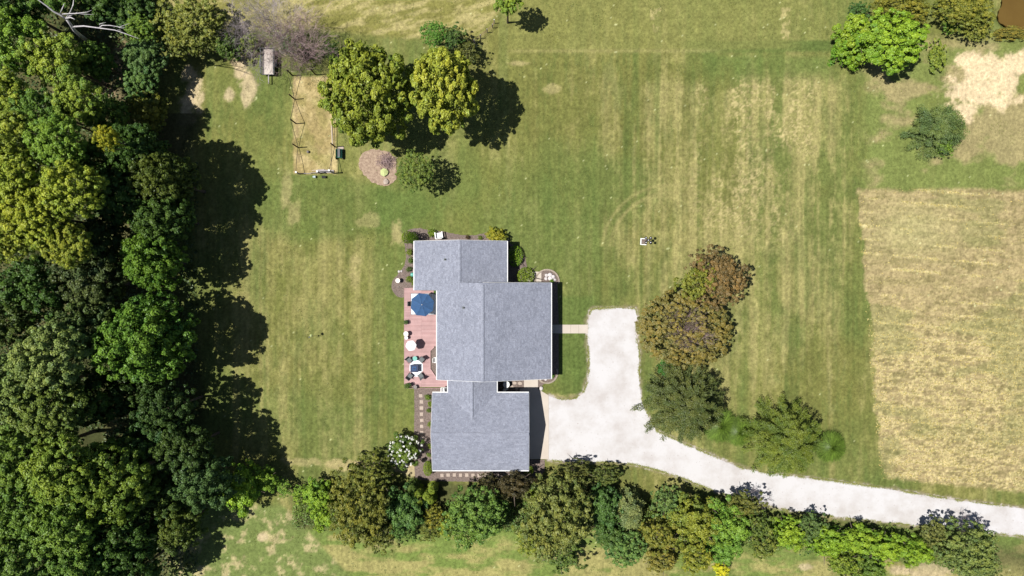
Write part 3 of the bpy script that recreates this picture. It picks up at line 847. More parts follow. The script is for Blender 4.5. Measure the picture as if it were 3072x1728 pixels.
for xx in (XD0 - .02, XD1 + .02):
    rake((xx, rD, zD - .06), (xx, YD0, EAVE - .06)); rake((xx, rD, zD - .06), (xx, YD1, EAVE - .06))
for nm, (x, y) in zip(('vent_pipe', 'vent_pipe'), ((1334, 778), (1391, 923))):
    p = P(x, y, 4.6); z0 = EAVE + (p.x - XA0) * PT
    MB().lathe((0, 0, 0), [(.055, -.1), (.055, .38), (.045, .38), (.045, .30)], 8).build(nm, M['darkgrey'], house, (p.x, p.y, z0))
    MB().box((0, 0, 0), (.30, .26, .015), M=Matrix.Rotation(-math.atan(PT), 3, 'Y')).build('vent_flashing', M['grey'], house, (p.x, p.y, z0 + .03))

def window(x, y, z, w, h, face):
    # face: 'E','W','N','S'
    ang = {'E': 0, 'W': PI, 'N': PI / 2, 'S': -PI / 2}[face]
    o = MB()
    for s_ in (-1, 1): o.box((.03, s_ * (w / 2 + .04), 0), (.08, .08, h + .16)); o.box((.03, 0, s_ * (h / 2 + .04)), (.08, w, .08))
    o.box((.03, 0, 0), (.05, .04, h))
    f = o.build('window', M['white'], house, (x, y, z)); f.rotation_euler = (0, 0, ang)
    MB().box((.012, 0, 0), (.02, w, h)).build('pane', M['glass'], f)
for y in (-1.3, -3.2, -6.4, -8.8): window(XB1 - oh, y, 1.6, 1.3, 1.3, 'E')
for y in (3.9, 2.0): window(XA1 - oh, y, 1.6, 1.2, 1.2, 'E')
for y in (-9.3, -4.0): window(XB0 + oh, y, 1.7, 1.3, 1.3, 'W')
for y in (1.0, 3.6): window(XA0 + oh, y, 1.7, 1.2, 1.2, 'W')
for x in (-8.6, -3.4): window(x, YA1 - .3, 1.7, 1.2, 1.2, 'N')
for x in (-6.6, -1.0): window(x, YD0 + oh, 1.7, 1.0, 1.0, 'S')
dr = MB().box((.03, 0, 1.05), (.06, .95, 2.1)).build('door', M['navydark'], house, (XB1 - oh, -4.9, .02))
MB().lathe((.09, .36, 1.0), [(.03, -.03), (.03, .03)], 8).build('handle', M['grey'], dr)
dr = MB().box((-.03, 0, 1.05), (.06, 1.8, 2.1)).build('door', M['glass'], house, (XB0 + oh, -1.9, .15))
for y in (-14.6, -18.4):
    gd = MB().build_dummy if False else None
    g = MB().box((.02, 0, 1.1), (.04, 2.9, 2.2)).build('garage_door', M['white'], house, (XD1 - .3, y, .03))
    for q in range(4): MB().box((.05, 0, .3 + q * .54), (.03, 2.84, .50)).build('door_panel', M['white'], g)

# ------------------------------------------------------------------ deck
deck = empty('deck', P(1262, 1012), 'low red-stained board deck along the west side of the house', 'deck')
ub = MB().box((0, 0, 0), (1, 1, 1)).mesh('deck_board', M['deck'])
def board(x0, x1, yc, w):
    o = link('deck_board', ub, deck, Vector(((x0 + x1) / 2, yc, .16)) - deck.location)
    o.scale = (x1 - x0, w, .035)
y = P(0, 864).y; ybot = P(0, 1163).y; DX0 = P(1214, 0).x; pitch = .152
notch = [(1040, 1303), (1052, 1291), (1106, 1291), (1136, 1311)]
while y - pitch > ybot - .01:
    yc = y - pitch / 2; py = 864 - yc / S
    xr = P(1320, 0).x if py < 1136 else P(1352, 0).x
    if py < 872: xr = P(1262, 0).x
    if 1040 <= py <= 1136:
        for (a, b) in zip(notch, notch[1:]):
            if a[0] <= py <= b[0]: xr = P(a[1] + (b[1] - a[1]) * (py - a[0]) / (b[0] - a[0]), 0).x
    seam = DX0 + 2.05 + (0 if int(py / 60) % 2 else .0)
    if xr - DX0 > 3.2: board(DX0, seam - .004, yc, pitch - .010); board(seam + .004, xr, yc, pitch - .010)
    else: board(DX0, xr, yc, pitch - .010)
    y -= pitch
fr = MB()
for (x0, y0, x1, y1) in ((1213.3, 863, 1213.3, 1164), (1213.3, 1164, 1353, 1164)):
    a, b = P(x0, y0), P(x1, y1); c = (a + b) / 2; dd = b - a
    fr.box((c.x - deck.location.x, c.y - deck.location.y, .085), (max(abs(dd.x), .04), max(abs(dd.y), .04), .18))
fr.build('rim_joist', M['deck'], deck)
for (a, b) in zip(notch, notch[1:]):
    p0, p1 = P(a[1], a[0]), P(b[1], b[0]); dd = p1 - p0
    MB().box((0, 0, 0), (dd.length, .14, .045), rz=math.atan2(dd.y, dd.x)).build('notch_trim', M['deck'], deck, (p0 + p1) / 2 + Vector((-.02, 0, .168)) - deck.location)
jj = MB()
for x in np.arange(1218, 1290, 10.0): jj.box((P(x, 0).x - deck.location.x, 0, .07), (.05, P(0, 870).y - P(0, 1160).y, .13))
jj.build('joists', M['post'], deck)
sheet('deck_notch_mulch_bed', [(1325, 1040), (1303, 1040), (1291.5, 1052), (1291.5, 1106), (1311.5, 1136), (1325, 1136)], .05, M['mulch'])


# ------------------------------------------------------------------ foliage generators
def leafmesh(name, c, nrm, size, vary, mat=None, aspect=.6, along=None):
    """one small rhombic leaf per row of c"""
    n = len(c)
    rg = np.random.default_rng(n)
    nrm = nrm / np.maximum(np.linalg.norm(nrm, axis=1, keepdims=True), 1e-6)
    if along is None:
        r = rg.normal(size=(n, 3))
    else: r = along
    u = r - nrm * np.sum(r * nrm, axis=1, keepdims=True)
    u /= np.maximum(np.linalg.norm(u, axis=1, keepdims=True), 1e-6)
    v = np.cross(nrm, u)
    s = size[:, None]
    V = np.stack([c - u * s * .5, c + v * s * .5 * aspect + nrm * s * .06, c + u * s * .5, c - v * s * .5 * aspect + nrm * s * .06], 1).reshape(-1, 3)
    F = np.arange(n * 4).reshape(n, 4)
    me = quads(name, V, F, mat or M['leaf'])
    ca = me.color_attributes.new('vary', 'FLOAT_COLOR', 'CORNER')
    vv = np.concatenate([vary, np.zeros((n, 1)), np.ones((n, 1))], 1)
    ca.data.foreach_set('color', np.repeat(vv.astype(np.float32), 4, axis=0).ravel())
    return me


def sph(rg, n):
    v = rg.normal(size=(n, 3)); return v / np.linalg.norm(v, axis=1, keepdims=True)


def crown(seed, n=26000, nclump=110, R=4.0, flat_=.8, leaf=.24, clump=.20, rough=.22, low=-.45, sub=7, core=.15, aspect=.62, gapseed=True):
    """broadleaf crown of radius R: clumps of leaves on an uneven dome, with gaps"""
    rg = np.random.default_rng(seed)
    k = np.arange(nclump) + .5
    z = 1 - (1 - low) * k / nclump
    ph = k * 2.39996 + rg.uniform(0, 6)
    d = np.stack([np.sqrt(np.maximum(0, 1 - z * z)) * np.cos(ph), np.sqrt(np.maximum(0, 1 - z * z)) * np.sin(ph), z], 1)
    d += rg.normal(scale=.10, size=d.shape); d /= np.linalg.norm(d, axis=1, keepdims=True)
    # big lobes so the outline is uneven
    lob = sph(rg, 9); lb = np.max(d @ lob.T, axis=1)
    rad = (1 - rough) + rough * 1.7 * (lb - .55) + rg.uniform(-.24, .08, nclump) * (.3 + rough * 3)
    rad = np.clip(rad, .45, 1.2); rad *= .98 / np.percentile(rad, 88)
    cc = d * rad[:, None]
    cr = clump * rg.uniform(.45, 1.45, nclump)
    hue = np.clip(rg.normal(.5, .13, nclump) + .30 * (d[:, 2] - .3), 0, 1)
    # small tufts on every clump
    si = np.repeat(np.arange(nclump), sub)
    sd = sph(rg, len(si)); sd = sd + d[si] * .55; sd[:, 2] += .25; sd /= np.linalg.norm(sd, axis=1, keepdims=True)
    scn = cc[si] + sd * (cr[si] * rg.uniform(.55, 1.0, len(si)))[:, None]
    srr = cr[si] * rg.uniform(.22, .62, len(si))
    shue = np.clip(hue[si] + rg.normal(0, .12, len(si)), 0, 1)
    w = srr ** 2; w /= w.sum()
    n1 = int(n * (1 - core))
    pi_ = rg.choice(len(si), size=n1, p=w)
    ld = sph(rg, n1) + sd[pi_] * .5; ld[:, 2] += .2; ld /= np.linalg.norm(ld, axis=1, keepdims=True)
    pos = scn[pi_] + ld * (srr[pi_] * rg.uniform(.35, 1.0, n1) ** .8 * 1.25)[:, None]
    nr = ld * .7 + sd[pi_] * .5 + rg.normal(scale=.42, size=ld.shape); nr[:, 2] += .40
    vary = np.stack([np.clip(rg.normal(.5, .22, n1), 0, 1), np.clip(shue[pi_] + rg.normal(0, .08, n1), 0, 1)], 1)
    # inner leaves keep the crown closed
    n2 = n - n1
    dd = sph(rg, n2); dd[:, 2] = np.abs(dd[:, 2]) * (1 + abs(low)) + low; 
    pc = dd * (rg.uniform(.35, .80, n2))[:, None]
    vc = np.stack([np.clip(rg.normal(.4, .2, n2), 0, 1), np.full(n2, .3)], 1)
    nc_ = rg.normal(size=(n2, 3)); nc_[:, 2] += .8
    pos = np.concatenate([pos, pc]); nr = np.concatenate([nr, nc_]); vary = np.concatenate([vary, vc])
    pos[:, 2] *= flat_
    size = leaf * rg.uniform(.6, 1.35, n)
    return leafmesh('crown', pos * R, nr, size, vary, aspect=aspect)


def conifer(seed, n=26000, nb=170, R=4.6, Hc=6.0, leaf=.22, droop=.12, power=.75, aspect=.3, tips=10, wide=1.0):
    """evergreen of upswept radiating boughs; origin at the ground"""
    rg = np.random.default_rng(seed)
    P_, N_, A_, V_ = [], [], [], []
    per = n // nb
    for b in range(nb):
        h = rg.uniform(.04, 1) ** 1.1
        L_ = R * (1 - h) ** power * rg.uniform(.72, 1.1) + .25
        az = b * 2.39996 + rg.uniform(-.2, .2)
        z0 = Hc * h * .92 + .2
        dirv = np.array([math.cos(az), math.sin(az), 0])
        t = rg.uniform(.12, 1, per) ** .7
        rise = (.18 + .25 * h) * L_ * t - droop * L_ * t ** 2
        base = dirv[None] * (L_ * t)[:, None]; base[:, 2] = z0 + rise
        # side sprays
        nsp = tips; s_id = rg.integers(0, nsp, per)
        tt = (np.round(t * nsp) / nsp)
        side = np.array([-dirv[1], dirv[0], 0])
        wid = (.34 * L_ * (1.1 - t) * .6 + .18) * wide
        off = rg.uniform(-1, 1, per)
        base = base + side[None] * (off * wid)[:, None]
        base += rg.normal(scale=.07, size=base.shape); base[:, 2] += rg.uniform(-.10, .16, per)
        al = dirv[None] + side[None] * (off * .9)[:, None] + rg.normal(scale=.25, size=base.shape); al[:, 2] += .3
        nn = rg.normal(scale=.38, size=base.shape) + dirv[None] * .25; nn[:, 2] += 1
        hv = rg.uniform(.2, .8)
        P_.append(base); N_.append(nn); A_.append(al)
        V_.append(np.stack([np.clip(rg.normal(.35, .16, per) + .3 * t, 0, 1), np.clip(np.full(per, hv) + rg.normal(0, .1, per), 0, 1)], 1))
    P_ = np.concatenate(P_); N_ = np.concatenate(N_); A_ = np.concatenate(A_); V_ = np.concatenate(V_)
    return leafmesh('boughs', P_, N_, leaf * rg.uniform(.7, 1.4, len(P_)), V_, aspect=aspect, along=A_)


def branches(seed, height=9, spread=3.5, stems=5, depth=4, r0=.09, up=.75, mat=None, n=4, twigs=3, start=0.0):
    """bare branching wood; origin at the ground"""
    rg = random.Random(seed); mb = MB()
    def grow(p, dirv, L_, r, dpt):
        pts = [p]; rr = [r]; dd = dirv.copy(); segs = 3 if dpt > 0 else 2
        for s_ in range(segs):
            dd = (dd + Vector((rg.gauss(0, .13), rg.gauss(0, .13), .06 * up))).normalized()
            pts.append(pts[-1] + dd * (L_ / segs)); rr.append(r * (1 - .55 * (s_ + 1) / segs))
        mb.tube(pts, rr, 3 if r < .03 else n, cap=False)
        if dpt == 0: return
        k = twigs if dpt > 1 else twigs + 1
        for j in range(k):
            t = rg.uniform(.35, 1.0); i0 = min(int(t * segs), segs - 1); q = pts[i0].lerp(pts[i0 + 1], t * segs - i0)
            side = Vector((rg.gauss(0, 1), rg.gauss(0, 1), rg.gauss(0, .5))).normalized()
            grow(q, (dd * .9 + side * .75).normalized(), L_ * rg.uniform(.5, .75), max(r * .42, .009), dpt - 1)
    for s_ in range(stems):
        a = 2 * PI * s_ / stems + rg.uniform(-.4, .4)
        lean = spread / height
        dirv = Vector((math.cos(a) * lean, math.sin(a) * lean, 1)).normalized()
        grow(Vector((math.cos(a) * .1, math.sin(a) * .1, start)), dirv, height * rg.uniform(.42, .6), r0 * rg.uniform(.7, 1.1), depth)
    return mb.mesh('branches', mat or M['bark'])


def trunk_mesh(seed, h=5.0, r=.22):
    """tapered trunk with limbs that reach into a crown whose centre is h above the ground"""
    rg = random.Random(seed); mb = MB()
    mb.tube([(0, 0, -.15), (.03, 0, h * .3), (-.04, .05, h * .65), (0, 0, h)], [r * 1.35, r, r * .8, r * .55], 8)
    for k in range(7):
        a = 2 * PI * k / 7 + rg.uniform(-.3, .3); z = h * rg.uniform(.55, .95); L_ = h * rg.uniform(.35, .6)
        p0 = Vector((0, 0, z)); p2 = p0 + Vector((math.cos(a) * L_ * .8, math.sin(a) * L_ * .8, L_ * .55))
        mb.tube([p0, p0.lerp(p2, .5) + Vector((0, 0, .1 * L_)), p2], [r * .45, r * .28, r * .1], 5)
    return mb.mesh('trunk', M['bark'])


TR = [trunk_mesh(s, 5.0, .2) for s in (1, 2, 3)]
CR = {}
CR['big'] = [crown(s, 40000, 250, 4.0, .85, .23, .105, .24, sub=5) for s in (11, 12, 13, 14, 15)]
CR['loose'] = [crown(s, 30000, 150, 4.0, .88, .25, .125, .42, core=.07, sub=6) for s in (21, 22, 23, 24)]
CR['fine'] = [crown(s, 34000, 300, 3.5, .75, .15, .085, .34, sub=4) for s in (31, 32, 33)]
CR['shrub'] = [crown(s, 15000, 90, 2.0, .80, .15, .17, .48, low=-.7) for s in (41, 42, 43, 44)]
CR['brush'] = [crown(s, 13000, 140, 2.4, .80, .16, .10, .62, low=-.6, sub=5, core=.10) for s in (51, 52, 53, 54)]
CR['smooth'] = [crown(35, 46000, 520, 3.5, .70, .125, .060, .14, sub=3, core=.10, low=-.3)]
CR['ball'] = [crown(61, 20000, 700, 1.1, .95, .055, .06, .01, low=-.8, sub=3)]
BASE_R = dict(smooth=3.5, big=4.0, loose=4.0, fine=3.5, shrub=2.0, brush=2.4, ball=1.1)
_ti = [0]


def tree(name, label, x, y, r, zc, col, kind='big', ry=None, group=None, cat='tree', rz=None, var=None, trunk=True, flatten=1.0, pick=None):
    """a broadleaf whose crown centre stands over photo pixel x, y at height zc"""
    _ti[0] += 1; i = _ti[0]
    c = P(x, y, zc); k = S * (H - zc) / H
    e = empty(name, (c.x, c.y, 0), label, cat, group)
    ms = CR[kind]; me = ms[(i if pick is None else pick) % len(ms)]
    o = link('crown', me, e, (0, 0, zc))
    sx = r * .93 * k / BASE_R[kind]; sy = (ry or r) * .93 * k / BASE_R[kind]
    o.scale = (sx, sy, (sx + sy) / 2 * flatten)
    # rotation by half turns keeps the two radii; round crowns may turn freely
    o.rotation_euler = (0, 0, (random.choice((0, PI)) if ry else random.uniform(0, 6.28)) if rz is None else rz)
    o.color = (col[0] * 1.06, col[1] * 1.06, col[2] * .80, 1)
    if trunk:
        t = link('trunk', TR[i % 3], e, (0, 0, 0)); t.scale = (max(.5, sx), max(.5, sx), zc / 5.0)
    return e


GY = (.150, .170, .040)   # yellow green
GB = (.100, .150, .038)   # bright mid green
GM = (.070, .115, .036)   # mid green
GD = (.042, .076, .028)   # dark green
GBL = (.062, .100, .055)  # blue green
GG = (.115, .145, .078)   # grey green
YL = (.170, .180, .038)   # yellow
OL = (.105, .105, .035)   # olive

# (x, y, r, zc, colour, kind, name, label)
forest = [
 (40, 15, 85, 8, GD, 'big', 'broadleaf_tree', 'dark green tree filling the top left corner of the wood'),
 (165, -30, 70, 8, GM, 'loose', 'broadleaf_tree', 'green tree at the top edge above the bleached dead tree'),
 (300, -10, 75, 5, GD, 'loose', 'broadleaf_tree', 'low shaded tree at the top edge right of the dead tree'),
 (395, 35, 60, 4, GD, 'loose', 'broadleaf_tree', 'low dark tree left of the olive bush at the top'),
 (50, 125, 85, 9, GB, 'loose', 'broadleaf_tree', 'bright green tree at the left edge below the top corner tree'),
 (175, 185, 80, 9, (.145, .172, .045), 'loose', 'broadleaf_tree', 'pale yellow-green tree just below the bleached dead tree'),
 (290, 185, 52, 6, GM, 'loose', 'broadleaf_tree', 'small mid-green tree right of the pale tree below the dead tree'),
 (425, 85, 42, 5, GB, 'loose', 'broadleaf_tree', 'small green tree under the right tip of the dead tree'),
 (438, 165, 60, 4.5, GBL, 'big', 'broadleaf_tree', 'blue-green tree on the wood edge left of the curved bare dirt'),
 (420, 250, 54, 4, (.070, .118, .058), 'loose', 'broadleaf_tree', 'lighter bluish tree below the blue-green wood-edge tree'),
 (450, 335, 56, 3.5, (.115, .115, .035), 'loose', 'broadleaf_tree', 'olive-tinged tree on the wood edge below the bare dirt'),
 (25, 290, 70, 9, GY, 'loose', 'broadleaf_tree', 'yellow-green tree on the left edge, third from the top'),
 (120, 335, 66, 9, GM, 'loose', 'broadleaf_tree', 'mid-green tree inside the wood below the pale tree'),
 (235, 305, 70, 8, (.125, .155, .042), 'loose', 'broadleaf_tree', 'light green tree beside the small clearing in the wood'),
 (330, 355, 58, 6, GM, 'loose', 'broadleaf_tree', 'mid-green tree directly below the small clearing'),
 (55, 425, 82, 10, (.150, .165, .045), 'big', 'broadleaf_tree', 'yellow-green crown on the left edge above the yellow trees'),
 (170, 430, 78, 10, GB, 'big', 'broadleaf_tree', 'green crown left of the small bright yellow tree'),
 (325, 415, 34, 15, (.26, .235, .035), 'loose', 'yellow_tree', 'small bright yellow autumn tree in the middle of the wood'),
 (290, 480, 62, 9, GM, 'big', 'broadleaf_tree', 'mid-green crown right below the bright yellow tree'),
 (410, 460, 82, 9, GD, 'big', 'broadleaf_tree', 'dark crown on the wood edge casting the upper lawn shadow'),
 (215, 560, 86, 11, (.160, .178, .040), 'big', 'broadleaf_tree', 'lit yellow-green crown, largest of the yellow group'),
 (55, 560, 84, 11, GY, 'big', 'broadleaf_tree', 'yellow-green crown on the left edge beside the yellow group'),
 (130, 650, 86, 11, YL, 'big', 'broadleaf_tree', 'yellow crown with gold leaf tips, lower middle of the yellow group'),
 (30, 700, 86, 11, (.155, .162, .042), 'big', 'broadleaf_tree', 'yellowing crown on the left edge at the foot of the yellow group'),
 (205, 735, 66, 10, (.155, .160, .040), 'big', 'broadleaf_tree', 'small yellow-green crown, lowest of the yellow group'),
 (500, 540, 84, 9, (.062, .078, .028), 'big', 'broadleaf_tree', 'dark olive crown protruding furthest right on the wood edge'),
 (370, 590, 84, 9, GD, 'big', 'broadleaf_tree', 'dark green crown between yellow group and olive edge crown'),
 (490, 650, 80, 8, (.048, .080, .030), 'big', 'broadleaf_tree', 'dark crown on the wood edge below the olive one'),
 (450, 780, 88, 8, (.080, .135, .032), 'big', 'broadleaf_tree', 'fresh green crown on the wood edge with a lit lower side'),
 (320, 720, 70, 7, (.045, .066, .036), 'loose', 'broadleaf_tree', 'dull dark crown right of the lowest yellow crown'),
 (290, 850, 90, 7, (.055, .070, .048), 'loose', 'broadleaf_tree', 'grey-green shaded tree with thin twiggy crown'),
 (110, 870, 90, 6, GD, 'loose', 'broadleaf_tree', 'dark tree below the yellow group near the left edge'),
 (20, 960, 80, 7, (.052, .070, .028), 'loose', 'broadleaf_tree', 'dark olive tree cut by the left edge above the pale crown'),
 (440, 1010, 128, 9, (.078, .135, .036), 'big', 'broadleaf_tree', 'large fresh green crown standing out on the wood edge'),
 (280, 985, 82, 8, (.060, .082, .045), 'loose', 'broadleaf_tree', 'dull green tree left of the large fresh green crown'),
 (150, 1075, 100, 10, (.125, .150, .085), 'big', 'broadleaf_tree', 'pale silvery-green crown, the palest in the wood'),
 (40, 1170, 100, 10, GG, 'big', 'broadleaf_tree', 'grey-green crown on the left edge below the silvery one'),
 (165, 1230, 95, 9, (.090, .115, .045), 'big', 'broadleaf_tree', 'dusty green crown below the silvery crown'),
 (300, 1190, 80, 7, GD, 'loose', 'broadleaf_tree', 'dark tree below the large fresh green crown'),
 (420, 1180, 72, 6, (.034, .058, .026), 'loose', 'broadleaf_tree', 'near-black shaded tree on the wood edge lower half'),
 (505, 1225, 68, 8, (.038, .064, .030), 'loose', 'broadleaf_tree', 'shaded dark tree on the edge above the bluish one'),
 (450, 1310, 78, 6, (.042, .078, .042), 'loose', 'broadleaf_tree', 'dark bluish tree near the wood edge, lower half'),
 (60, 1370, 112, 9, (.090, .130, .040), 'big', 'broadleaf_tree', 'mid-green crown on the left edge in the lower wood'),
 (180, 1420, 105, 10, (.115, .150, .040), 'big', 'broadleaf_tree', 'light green crown left of centre in the lower wood'),
 (345, 1440, 118, 10, (.100, .135, .038), 'big', 'broadleaf_tree', 'large green crown with yellow tips in the lower wood'),
 (210, 1560, 100, 9, (.085, .130, .038), 'big', 'broadleaf_tree', 'green crown below the light green crown'),
 (60, 1540, 95, 9, (.080, .125, .040), 'big', 'broadleaf_tree', 'green crown at the left edge above the bottom corner'),
 (60, 1660, 105, 9, (.075, .115, .040), 'big', 'broadleaf_tree', 'green crown in the bottom left corner'),
 (230, 1690, 90, 8, GM, 'big', 'broadleaf_tree', 'mid-green crown at the bottom edge beside the corner crown'),
 (370, 1610, 95, 8, GD, 'big', 'broadleaf_tree', 'dark green crown below the large yellow-tipped crown'),
 (400, 1720, 80, 7, GD, 'big', 'broadleaf_tree', 'dark crown at the bottom edge, furthest right in the wood'),
 (500, 1480, 70, 6, (.055, .080, .034), 'loose', 'broadleaf_tree', 'dark tree right of the large yellow-tipped crown'),
 (620, 1440, 80, 7, (.056, .092, .056), 'loose', 'broadleaf_tree', 'bluish-green airy tree at the lower tip of the wood'),
 (545, 1580, 62, 6, (.075, .095, .035), 'loose', 'broadleaf_tree', 'thin olive tree below the bluish airy tree'),
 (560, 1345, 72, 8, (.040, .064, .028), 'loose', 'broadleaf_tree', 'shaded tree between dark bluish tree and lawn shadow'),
]
for (x, y, r, zc, colr, kind, nm, lb) in forest:
    if x < 260 and y > 250: zc += 3.5
    g_ = (1.20 if y < 800 else 1.06) if x < 270 else .98  # western crowns lightened, eastern kept darker: their shaded sides are painted in
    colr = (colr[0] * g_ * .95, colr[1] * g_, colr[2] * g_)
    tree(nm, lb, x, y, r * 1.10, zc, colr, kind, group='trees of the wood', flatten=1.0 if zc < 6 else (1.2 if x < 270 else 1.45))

# undergrowth in the wood: one mass nobody could count
ground_cover()


def undergrowth():
    rg = np.random.default_rng(99); n = 26000
    x = rg.uniform(-64, -37.5, n); y = rg.uniform(-37, 37, n)
    z = fbm(x * .5, y * .5, 141, 3) * 2.0 - .35
    keep = (z > .25) & ((x < -41.5) | (y < 15)); x, y, z = x[keep], y[keep], z[keep]
    c = np.stack([x, y, z * rg.uniform(.6, 1.05, len(x))], 1)
    nn = rg.normal(scale=.6, size=c.shape); nn[:, 2] += 1
    vv = np.stack([rg.uniform(0, 1, len(x)), rg.uniform(.2, .7, len(x))], 1)
    me = leafmesh('undergrowth', c, nn, rg.uniform(.25, .5, len(x)), vv)
    o = link('undergrowth', me); o.color = (.045, .062, .026, 1)
    tag(o, 'dark low undergrowth on the floor of the wood', 'undergrowth', kind='stuff')
undergrowth()

# ------------------------------------------------------------------ trees of the upper garden
tree('maple_tree', 'large olive-green maple standing against the vegetable garden', 1105, 285, 134, 8, (.150, .172, .046), 'big', 158, 'maples behind the house', pick=0, rz=.0, flatten=1.3)
tree('maple_tree', 'yellowing maple right of the large olive-green maple', 1334, 258, 112, 9.0, (.205, .215, .058), 'big', 134, 'maples behind the house', pick=1, rz=0, flatten=1.3)
tree('crab_apple_tree', 'small round green tree beside the brush pile', 1247, 515, 60, 5.0, (.098, .130, .050), 'fine', cat='tree')
tree('broadleaf_tree', 'bright green bush behind the yellowing maple at the field edge', 1303, 102, 42, 3.5, (.070, .150, .040), 'fine', cat='bush')
tree('broadleaf_tree', 'dark green bush right of the bright bush behind the yellowing maple', 1362, 112, 40, 3, (.050, .085, .038), 'brush', cat='bush')
tree('broadleaf_tree', 'brown-green scrubby bush at the end of the old fence', 1400, 152, 42, 2.2, (.075, .080, .036), 'brush', cat='bush')
tree('broadleaf_tree', 'bright green tree cut by the top edge above the lawn', 1522, 5, 44, 6, (.135, .185, .045), 'loose')
tree('broadleaf_tree', 'broad olive bush at the top edge right of the wood', 572, 88, 118, 3.4, (.135, .142, .056), 'fine', 104, cat='bush', flatten=.9)
tree('broadleaf_tree', 'dark green shrub at the right foot of the broad olive bush', 680, 140, 48, 2.2, (.055, .088, .030), 'brush', cat='bush')
tree('broadleaf_tree', 'small green shrub at the left foot of the broad olive bush', 500, 110, 44, 2.2, (.10, .125, .045), 'brush', cat='bush')
tree('ivy_shrub', 'dark glossy shrub between the two leafless trees', 860, 138, 26, 3.0, (.045, .105, .030), 'shrub', cat='bush')
tree('ivy_shrub', 'dark green shrub between reddish leafless tree and large maple', 985, 150, 36, 2.4, (.045, .080, .026), 'brush', cat='bush')
tree('hawthorn_shrub', 'low green scrub below the grey leafless tree', 745, 128, 34, 1.5, (.11, .135, .05), 'brush', cat='bush')

def bare(name, label, x, y, me, colr=None, sc=(1, 1, 1), rz=0, cat='tree', group=None):
    e = empty(name, P(x, y, 0), label, cat, group)
    o = link('branches', me, e); o.scale = sc; o.rotation_euler = (0, 0, rz)
    return e
bare('bare_tree', 'grey leafless tree leaning over the trailer', 842, 116, branches(3, 9.0, 2.7, 9, 4, .05, .9, M['twig_grey'], twigs=4), group='leafless trees')
bare('bare_tree', 'reddish-grey leafless tree above the garden posts', 930, 172, branches(5, 8.5, 2.6, 9, 4, .05, .9, M['twig_purple'], twigs=4), group='leafless trees')
bare('bare_shrub', 'grey leafless shrub right of the broad olive bush', 725, 110, branches(8, 3.0, 2.4, 7, 3, .022, .5, M['twig_grey'], twigs=4), cat='bush')
bare('bare_shrub', 'brown leafless scrub at the foot of the reddish leafless tree', 915, 180, branches(9, 2.6, 2.8, 10, 3, .03, .3, M['twig_purple'], twigs=4), cat='bush')
bare('bare_shrub', 'dark leafless twigs on the ground left of the trailer', 708, 168, branches(10, 1.5, 2.2, 9, 3, .02, .2, M['bark'], twigs=4), cat='bush')

# bleached dead tree, top left
dt = empty('dead_tree', P(262, 124, 0), 'bleached dead tree with bare white limbs at the top of the wood', 'tree')
def limb(pts, r0, r1, name='limb'):
    w = [P(*p) - dt.location for p in pts]; n = len(w)
    return MB().tube(w, [r0 + (r1 - r0) * i / (n - 1) for i in range(n)], 7).build(name, M['dead_wood'], dt, smooth=True)
limb([(262, 124, 0), (258, 120, 4), (243, 108, 8), (224, 92, 11), (212, 74, 12.5), (199, 57, 13.5)], .24, .12, 'trunk')
limb([(199, 57, 13.5), (182, 45, 14), (160, 34, 14.4), (138, 16, 15), (118, 2, 15.4), (92, -22, 16)], .12, .04)
limb([(180, 42, 14.1), (186, 26, 14.8), (193, 10, 15.2)], .06, .02)
limb([(200, 52, 13.6), (211, 36, 14.2), (219, 14, 14.8), (221, -2, 15), (232, -14, 15.2)], .07, .02)
limb([(184, 42, 14), (206, 41, 14.4), (228, 40, 14.8), (250, 42, 15), (281, 44, 15)], .06, .018)
limb([(224, 41, 14.8), (246, 38, 15.2), (262, 36, 15.4), (275, 30, 15.5)], .05, .015)
limb([(198, 55, 13.6), (212, 52, 14.2), (224, 58, 14.6)], .10, .03)
limb([(204, 50, 13.6), (216, 44, 14.2), (232, 37, 14.6)], .07, .02)
limb([(218, 80, 12.2), (252, 78, 12.8), (298, 84, 13.2), (344, 90, 13.4), (382, 103, 13.4), (417, 116, 13.3)], .085, .025)
limb([(298, 83, 13.2), (306, 76, 13.6), (330, 76, 13.9), (358, 81, 14), (388, 70, 14.2)], .06, .02)
limb([(300, 77, 13.5), (298, 72, 13.7), (317, 67, 14)], .05, .015)
limb([(350, 91, 13.4), (366, 86, 13.7), (380, 70, 14)], .04, .015) if False else None
limb([(356, 82, 14), (368, 84, 14), (376, 82, 14)], .03, .012)
limb([(372, 99, 13.4), (362, 90, 13.6), (352, 90, 13.6)], .04, .015)

# ------------------------------------------------------------------ right side trees
tree('sycamore_tree', 'glossy bright green tree near the pond with bold leaf clumps', 2660, 132, 112, 4.2, (.135, .205, .035), 'loose', 88, pick=0, rz=0)
tree('sycamore_tree', 'bright green bush joined to the left of the glossy pond tree', 2575, 110, 68, 2.8, (.145, .200, .035), 'shrub', cat='bush')
tree('sycamore_tree', 'low bright shrub under the left side of the glossy pond tree', 2545, 150, 55, 1.4, (.110, .185, .028), 'shrub', cat='bush')
tree('broadleaf_tree', 'dark green bush above the bright pond bushes', 2575, 38, 40, 2.0, (.04, .08, .035), 'brush', cat='bush')
tree('broadleaf_tree', 'olive bush at the top edge, left one of two by the pond', 2700, 18, 95, 3, (.145, .135, .042), 'fine', 60, cat='bush')
tree('broadleaf_tree', 'olive bush at the top edge right beside the pond bank', 2890, 25, 95, 3.2, (.150, .145, .045), 'fine', 66, cat='bush')
tree('broadleaf_tree', 'round olive shrub on the lower pond bank', 2935, 85, 48, 1.6, (.140, .140, .048), 'brush', cat='bush')
tree('broadleaf_tree', 'small green shrub left of the round olive bank shrub', 2848, 72, 30, 1.2, (.09, .15, .04), 'brush', cat='bush')
